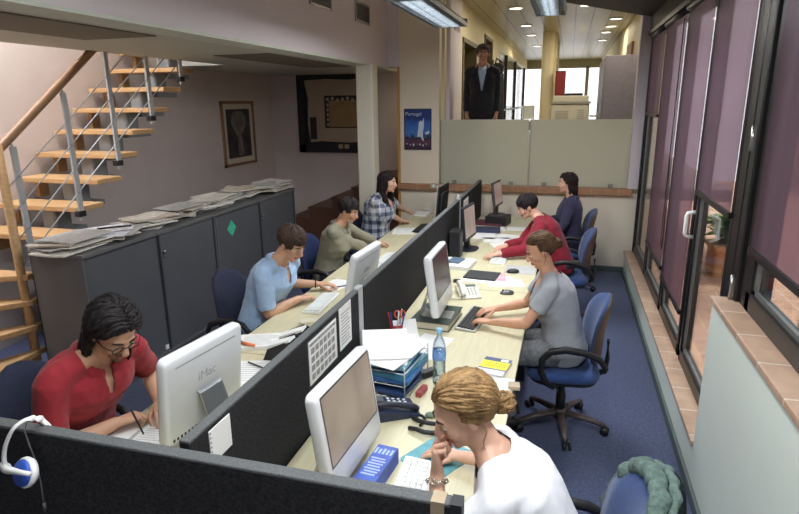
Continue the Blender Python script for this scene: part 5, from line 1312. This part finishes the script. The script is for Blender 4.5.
    if collar:
        cm = MB(); K = 28; rr = []
        gap = .20
        for i in range(K + 1):
            a = gap + (2 * PI - 2 * gap) * i / K; ca, sa = math.cos(a), math.sin(a); fr_ = max(0, ca)
            o_ = N_ + Fx * .012 - d2 * (.004 + .040 * fr_); rad = .070 * s
            p0 = o_ + (Fx * ca + Yax * sa) * (rad * .95) + d2 * .030; p1 = o_ + (Fx * ca + Yax * sa) * (rad * 1.12) + d2 * .027; p2 = o_ + (Fx * ca + Yax * sa) * (rad * 1.5) - d2 * (.002 + .020 * fr_)
            rr.append([p0, p1, p2])
        cm.add([p for r in rr for p in r], [(i * 3 + j, i * 3 + j + 1, i * 3 + j + 4, i * 3 + j + 3) for i in range(K) for j in range(2)], 0, True)
        obj('collar', cm, collar, bo, solid=.004)
    tr = MB()
    spine_rings(tr, spts[:3], prof[:3], side0, .010)
    for hp, kn, an in legs:
        limb(tr, [hp, hp.lerp(kn, .4), kn], [.085 * s, .080 * s, .062 * s], .012); limb(tr, [kn, kn.lerp(an, .4), an + V((0, 0, .02))], [.062 * s, .060 * s, .052 * s], .012, caps=False)
    dress('trousers', tr, trous or mat('dark_trousers', hx(46, 48, 58), .85, var=.15, scale=30), .010, None, .004)
    for hp, kn, an in legs:
        f = MB(); f.tube([an + V((-.075, 0, -.045)), an + V((-.04, 0, -.035)), an + V((.05, 0, -.045)), an + V((.13, 0, -.055)), an + V((.19, 0, -.064))], [.026, .040, .042, .040, .020], 12, flat=1.0, up=(0, 0, 1)); f.bx(an.x - .09, an.x + .19, an.y - .036, an.y + .036, .001, .018)
        obj('shoe', f, mat('shoe_dark', hx(34, 28, 26), .45), bo)
    if hair:
        hm_ = hair(HM, rng); ho = MB(); ho.v = [HM @ p for p in hm_.v]; ho.f = hm_.f; ho.mi = hm_.mi; ho.sm = hm_.sm
        obj('hair', ho, hairm, bo)
    return dict(o=bo, loc=loc, rot=rot, HM=HM, arms=arms, N=N_, d2=d2, Fx=Fx, Y=Yax, spts=spts, C=Cc)

def hairm(name, c, var=.45): return mat(name, hx(*c), .6, var=var, scale=34, stretch=(1, 1, .35), bump=.25, bscale=150, spec=.22)
def hair_bun(tie, n, r0, curl, bun_r, loose=0):
    def f(HM, rng):
        mb = scalp_hair('tied', HM, rng, n, r0, .1, curl, 55, tie, 9); T_ = V(tie); c = T_ + V((-.022, 0, .0))
        mb.ell(c, bun_r * .75, 12, 8)
        for k in range(46):
            a = rng.uniform(0, 6.28); b = rng.uniform(0, 3.1); rad = bun_r * rng.uniform(.75, 1.05); ax = V((rng.uniform(-1, 1), rng.uniform(-1, 1), rng.uniform(-1, 1))).normalized(); e1 = ax.orthogonal().normalized(); e2 = ax.cross(e1)
            mb.tube([c + (e1 * math.cos(a + t * .45) + e2 * math.sin(a + t * .45)) * rad * (1 + .1 * math.sin(t * 2 + b)) for t in range(8)], [r0 * .5, r0 * .9, r0, r0, r0, r0, r0 * .8, r0 * .3], 5)
        for k in range(loose):
            a = rng.uniform(-1, 1); p = V((rng.uniform(-.08, .05), math.copysign(.078, a), rng.uniform(-.02, .05))); g = HM.to_3x3().inverted() @ V((0, 0, -1)); g.normalize(); pts = []
            for t in range(8): pts.append(p + g * (.014 * t) + V((.006 * math.sin(t * 1.3 + k), math.copysign(.004 * math.sin(t + k), a) + math.copysign(.002 * t, a), 0)))
            mb.tube(pts, [r0 * .4] * 5 + [r0 * .3, r0 * .2, r0 * .1], 5)
        return mb
    return f
def hair_short(n=320, L=.06, r0=.0062, curl=.001): return lambda HM, rng: scalp_hair('short', HM, rng, n, r0, L, curl, 60, None, 7)
def hair_long(n=320, L=.26, r0=.0075, curl=.008, freq=60, back=.30, out=.05): return lambda HM, rng: scalp_hair('long', HM, rng, n, r0, L, curl, freq, None, 18, (back, out))
def W_(u, v, z): return at(u, v, z=z)
cloth = lambda n, c, var=.07, sc=30: mat(n, hx(*c), .85, var=var, scale=sc, bump=.15, bscale=220, sheen=.1)

# plaid cloth
def plaid():
    m, nt, b = _nt('plaid_cloth'); N = nt.nodes; L = nt.links; b.inputs['Roughness'].default_value = .85
    tc = N.new('ShaderNodeTexCoord'); acc = None
    for ax, sc_ in (('X', 62), ('Z', 62), ('Y', 62)):
        sp = N.new('ShaderNodeSeparateXYZ'); L.new(tc.outputs['Object'], sp.inputs[0]); mu = N.new('ShaderNodeMath'); mu.operation = 'MULTIPLY'; mu.inputs[1].default_value = sc_; L.new(sp.outputs[ax], mu.inputs[0])
        si = N.new('ShaderNodeMath'); si.operation = 'SINE'; L.new(mu.outputs[0], si.inputs[0]); gt = N.new('ShaderNodeMath'); gt.operation = 'GREATER_THAN'; gt.inputs[1].default_value = .15; L.new(si.outputs[0], gt.inputs[0])
        if acc is None: acc = gt
        else: ad = N.new('ShaderNodeMath'); ad.operation = 'ADD'; L.new(acc.outputs[0], ad.inputs[0]); L.new(gt.outputs[0], ad.inputs[1]); acc = ad
    dv = N.new('ShaderNodeMath'); dv.operation = 'DIVIDE'; dv.inputs[1].default_value = 3; L.new(acc.outputs[0], dv.inputs[0])
    rp = N.new('ShaderNodeValToRGB'); rp.color_ramp.interpolation = 'CONSTANT'; e = rp.color_ramp.elements; e[0].color = (*hx(206, 206, 204), 1); e[1].position = .9; e[1].color = (*hx(48, 54, 70), 1)
    for p, c in ((.3, (166, 170, 180)), (.6, (100, 108, 126))): x = e.new(p); x.color = (*hx(*c), 1)
    L.new(dv.outputs[0], rp.inputs[0]); L.new(rp.outputs[0], b.inputs['Base Color']); return m

PEOPLE = {}
RED = cloth('red_polo', (152, 34, 44)); PALEBLUE = cloth('pale_blue_shirt', (166, 194, 226)); OLIVE = cloth('olive_shirt', (136, 132, 112)); WHITET = cloth('white_top', (232, 232, 236), .03)
GREYT = cloth('grey_top', (166, 168, 174), .05); WINE = cloth('wine_sweater', (134, 18, 40)); NAVYB = cloth('navy_blouse', (52, 50, 78)); SUIT = cloth('black_suit', (24, 24, 30))
TAN = (204, 158, 128); LIGHT = (218, 174, 148)
p = PEOPLE['red'] = person('person in a red polo and glasses with dark curly hair, writing at the left desk', (114, 330), 36, -14, -.12, 26, [W_(160, 402, .79), W_(116, 423, .79)], ('relax', 'pen'), TAN, True, hair_long(460, .30, .0092, .014, 60, .22, .10), hairm('curly_black_hair', (34, 30, 30)), RED, .72, RED, 'open', seed=3, vox=.0055, beard=True, scale=1.10, bulk=1.1, seat=.03)
gl = MB(); T = p['HM']
for sy in (1, -1):
    gl.tube([(.094, sy * .033 + .021 * math.cos(a * PI / 8), -.003 + .015 * math.sin(a * PI / 8)) for a in range(16)], .0022, 6, closed=True, T=T); gl.tube([(.092, sy * .054, .003), (.06, sy * .076, .004), (.0, sy * .082, .0)], .002, 6, T=T)
gl.tube([(.094, .012, .0), (.099, 0, .003), (.094, -.012, .0)], .0022, 6, T=T); obj('glasses', gl, BLACKP, p['o'])
# his pen
a = p['arms'][1]; W0 = a[2]; tag(obj('pen', MB().tube([(0, 0, 0), (-.03, -.02, .13)], [.004, .0045], 8), BLACKP, loc=(M.Translation(p['loc']) @ M.Rotation(p['rot'], 4, 'Z')) @ (W0 + V((.135, .025, -.04)))), 'black pen in the writing hand of the man in the red polo', 'pen')
p = PEOPLE['blue'] = person('person in a light blue short sleeved shirt with brown hair, hands at a white keyboard', (292, 243), 30, -10, -.10, 21, [W_(317, 284, .785), W_(298, 299, .785)], ('relax', 'type'), TAN, True, hair_short(640, .09, .0066), hairm('brown_hair', (70, 54, 44)), PALEBLUE, .85, PALEBLUE, 'open', seed=5, vox=.006, scale=1.05, bulk=1.1)
wt = MB(); a = p['arms'][0]; dd = (a[2] - a[1]).normalized(); e1 = dd.orthogonal().normalized(); e2 = dd.cross(e1); cc_ = a[2] - dd * .012
wt.tube([cc_ + (e1 * math.cos(k * PI / 8) + e2 * math.sin(k * PI / 8)) * .029 for k in range(16)], .006, 6, closed=True); obj('wristwatch', wt, BLACKP, p['o'])
p = PEOPLE['olive'] = person('person in an olive shirt with short dark hair, second farthest at the left desks', (349, 210), 22, -5, -.05, 16, [W_(378, 243, .785), W_(370, 249, .785)], ('type', 'type'), (200, 152, 122), False, hair_short(560, .075, .0064, .003), hairm('dark_brown_hair', (36, 28, 28)), OLIVE, 1.75, OLIVE, 'round', seed=7, vox=.0065)
p = PEOPLE['plaid'] = person('person in a plaid shirt and long dark hair, farthest at the left desks', (388, 182), 4, -4, -.05, 10, [W_(409, 213, .785), W_(402, 221, .785)], ('type', 'type'), (214, 168, 144), False, hair_long(400, .40, .0085, .009, 45, .02, .14), hairm('long_dark_hair', (38, 26, 28)), plaid(), .85, None, 'v', seed=9, vox=.0065, scale=1.06, bulk=1.28)
hl = MB(); rg = random.Random(4)
for k in range(90):
    sy = 1 if k % 2 else -1; a = rg.uniform(-.05, .035); st_ = p['HM'] @ V((a, sy * .082, rg.uniform(-.02, .05))); m1 = p['HM'] @ V((a * .8 - .01, sy * rg.uniform(.085, .105), -.09)); m2 = p['N'] + p['Fx'] * (rg.uniform(.03, .12)) + p['Y'] * sy * rg.uniform(.075, .125) - p['d2'] * .01; e_ = m2 + p['Fx'] * rg.uniform(.02, .05) - p['d2'] * rg.uniform(.09, .19)
    q = catmull([st_, m1, m2, e_], 5); hl.tube([x + V((.006 * math.sin(j * .9 + k), .006 * math.cos(j * .8 + k * 2), 0)) for j, x in enumerate(q)], [.008] * 10 + [.007, .006, .005, .004, .003, .002], 5)
obj('hair_lock', hl, MATS['long_dark_hair'], p['o'])
p = PEOPLE['white'] = person('person in a white t shirt with tied fair hair, chin resting on one hand', (463, 410), 27, 20, PI + .10, 27, [lambda H: H @ V((.110, .015, -.070)) + V((.020, .0, -.095)), W_(458, 456, .775)], ('chin', 'relax'), (222, 176, 150), False, hair_bun((-.104, 0, -.050), 900, .0066, .006, .034, 2), hairm('wavy_fair_hair', (142, 112, 74), .5), WHITET, .62, None, 'round', seed=11, vox=.0055, scale=1.07, seat=.0, neckang=34, hdir=((.05, .0, 1), None), hnorm=(((-1, -.1, .1), (0, -1, .2)), None), pole=((.3, .3, -.9), (-.2, -.6, -.7)))
br = MB(); a = p['arms'][0]; dd = (a[2] - a[1]).normalized(); e1 = dd.orthogonal().normalized(); e2 = dd.cross(e1); cc_ = a[2] - dd * .03
for k in range(12):
    q = cc_ + (e1 * math.cos(k * PI / 6) + e2 * math.sin(k * PI / 6)) * .033; tn = (-e1 * math.sin(k * PI / 6) + e2 * math.cos(k * PI / 6)); nn_ = dd if k % 2 else (q - cc_).normalized()
    br.tube([q + tn * .011 * math.cos(t * PI / 5) + nn_ * .007 * math.sin(t * PI / 5) for t in range(10)], .0024, 5, closed=True)
obj('bracelet', br, mat('silver_link', hx(200, 196, 184), .25, .9), p['o'])
p = PEOPLE['grey'] = person('person in a grey top with tied brown hair, typing on the black keyboard', (540, 250), 26, 12, PI + .10, 14, [W_(491, 322, .785), W_(495, 309, .785)], ('type', 'type'), (206, 154, 124), False, hair_bun((-.105, 0, -.01), 800, .0058, .003, .034, 1), hairm('tied_brown_hair', (92, 68, 48)), GREYT, .62, None, 'v', mat('grey_check_trousers', hx(120, 122, 124), .85, var=.3, scale=50), seed=13, vox=.006, bulk=1.10, neckang=22)
ck = MB()
p = PEOPLE['wine'] = person('person in a wine red sweater with short dark hair at the right desks', (527, 206), 26, 8, PI + .06, 25, [W_(499, 254, .785), W_(505, 246, .785)], ('type', 'type'), (218, 172, 148), True, hair_short(600, .085, .0066), hairm('short_dark_hair', (36, 30, 32)), WINE, 1.92, None, 'round', seed=15, vox=.0065, bulk=1.1)
p = PEOPLE['navy'] = person('person in a dark navy blouse with dark wavy hair, farthest at the right desks', (567, 183), 4, 6, PI + .05, 2, [lambda H: V((.33, .15, .775)), lambda H: V((.36, -.12, .775))], ('relax', 'relax'), (214, 164, 138), False, hair_long(360, .135, .0088, .011, 70, .10, .12), hairm('wavy_dark_hair', (40, 30, 30)), NAVYB, 1.7, NAVYB, 'round', seed=17, vox=.0065)
p = PEOPLE['suit'] = person('person in a black suit and pale blue open shirt standing behind the left glass panel', (483, 52, 8.42), 4, 6, -PI / 2 + .10, 1, None, ('relax', 'relax'), (196, 146, 120), True, hair_short(300, .045, .0058), hairm('grey_brown_hair', (84, 72, 64)), SUIT, 1.96, None, 'suit', SUIT, True, 1.07, bulk=1.0, pole=((-1, .12, 0), (-1, -.12, 0)), seed=19, vox=.007, wrinkle=.004, neckang=8)
sh = MB(); Q = p
def sp_(lx, ly, lz): return Q['N'] + Q['Fx'] * lx + Q['Y'] * ly + Q['d2'] * lz
sh.add([sp_(.075, .055, .03), sp_(.075, -.055, .03), sp_(.138, -.056, -.06), sp_(.150, -.010, -.30), sp_(.150, .010, -.30), sp_(.138, .056, -.06), sp_(.150, 0, -.09), sp_(.10, 0, 0)], [(0, 7, 6, 5), (7, 1, 2, 6), (5, 6, 4), (6, 2, 3), (6, 3, 4)], 0, True)
obj('shirt', sh, mat('pale_stripe_shirt', hx(176, 190, 214), .8, var=.15, scale=60), Q['o'], solid=.008)
lp = MB()
for sy in (1, -1):
    lp.add([sp_(.07, sy * .07, .035), sp_(.125, sy * .075, -.02), sp_(.150, sy * .092, -.10), sp_(.148, sy * .075, -.13), sp_(.166, sy * .006, -.32), sp_(.156, sy * .034, -.17), sp_(.130, sy * .055, -.05), sp_(.085, sy * .06, .03)], [(0, 1, 6, 7), (1, 2, 3, 5), (1, 5, 6), (3, 4, 5)], 0, True)
obj('lapel', lp, mat('suit_lapel', hx(30, 30, 36), .7), Q['o'], solid=.010)
# seat every chair under its sitter
for key, nm in (('white', 'office_chair'), ('grey', 'office_chair.001'), ('wine', 'office_chair.002'), ('navy', 'office_chair.003'), ('red', 'office_chair.004'), ('blue', 'office_chair.005'), ('olive', 'office_chair.006'), ('plaid', 'office_chair.007')):
    o = bpy.data.objects[nm]; o.location = {'white': (.09, 1.78, 0), 'grey': (.06, 3.78, 0)}.get(key, (PEOPLE[key]['loc'].x + {'blue': -.07, 'red': -.06, 'plaid': -.06, 'wine': .06}.get(key, 0), PEOPLE[key]['loc'].y, 0)); o.rotation_euler.z = PEOPLE[key]['rot']
    print(key, [round(c, 2) for c in PEOPLE[key]['loc']], 'head', [round(c, 2) for c in (M.Translation(PEOPLE[key]['loc']) @ M.Rotation(PEOPLE[key]['rot'], 4, 'Z')) @ PEOPLE[key]['HM'].translation], 'reach', [round((a[0] - a[2]).length, 2) for a in PEOPLE[key]['arms']])
bpy.data.objects['jacket'].location = bpy.data.objects['office_chair'].location; bpy.data.objects['jacket'].rotation_euler = bpy.data.objects['office_chair'].rotation_euler
# ------------------------------------------------------------------ light: the lamps the room has, two added near lights, the stair well opening, the sky outside
def area(name, loc, sx, sy, power, col, rot=(0, 0, 0), spread=PI):
    l = bpy.data.lights.new(name, 'AREA'); l.shape = 'RECTANGLE'; l.size = sx; l.size_y = sy; l.energy = power; l.color = col; l.spread = spread
    o = bpy.data.objects.new(name, l); C.objects.link(o); o.location = loc; o.rotation_euler = rot; return o
area('lamp_light', (-1.13, 4.95, 2.86), .2, 1.5, 40, (.92, .96, 1))
area('lamp_light', (-.20, 4.60, 2.86), .16, 1.3, 42, (.92, .96, 1))
area('added_near_light', (-1.13, 1.6, 2.95), .2, 1.4, 28, (.92, .96, 1))      # added pair, unseen above the frame, brightening the near desks and right wall
area('added_near_light', (.05, 1.3, 2.95), .2, 1.4, 50, (.92, .96, 1))
area('stair_skylight', (-4.45, 2.9, 4.6), .8, 2.0, 170, (.90, .92, 1))
for x, y in ((-.7, 9.3), (-.7, 12.5), (.6, 9.8), (.6, 13.5), (-1.0, 17), (0, 19)):
    area('corridor_light', (x, y, 3.62), .3, .3, 16, (1, .92, .74))
area('step_light', (-2.1, 9.0, 2.5), .3, .3, 3, (1, .86, .7))
w = bpy.data.worlds.new('sky'); SC.world = w; w.use_nodes = True
bg = w.node_tree.nodes['Background']
sk = w.node_tree.nodes.new('ShaderNodeTexSky'); sk.sky_type = 'HOSEK_WILKIE' if False else 'PREETHAM'
sk.sun_direction = (.5, .2, .8); sk.turbidity = 6
mx = w.node_tree.nodes.new('ShaderNodeMixRGB'); mx.inputs[0].default_value = .25; mx.inputs[1].default_value = (.93, .95, 1, 1)
w.node_tree.links.new(sk.outputs[0], mx.inputs[2]); w.node_tree.links.new(mx.outputs[0], bg.inputs[0])
bg.inputs[1].default_value = 2.0
sun = bpy.data.lights.new('sun', 'SUN'); sun.energy = 5.0; sun.angle = .2; sun.color = (1, .95, .86)
so_ = bpy.data.objects.new('sun', sun); C.objects.link(so_); so_.rotation_euler = (math.radians(-32), math.radians(8), 0)
SC.cycles.max_bounces = 8; SC.cycles.transparent_max_bounces = 12; SC.cycles.diffuse_bounces = 4; SC.cycles.glossy_bounces = 3; SC.cycles.transmission_bounces = 6
SC.cycles.sample_clamp_indirect = 6; SC.cycles.caustics_reflective = False; SC.cycles.caustics_refractive = False
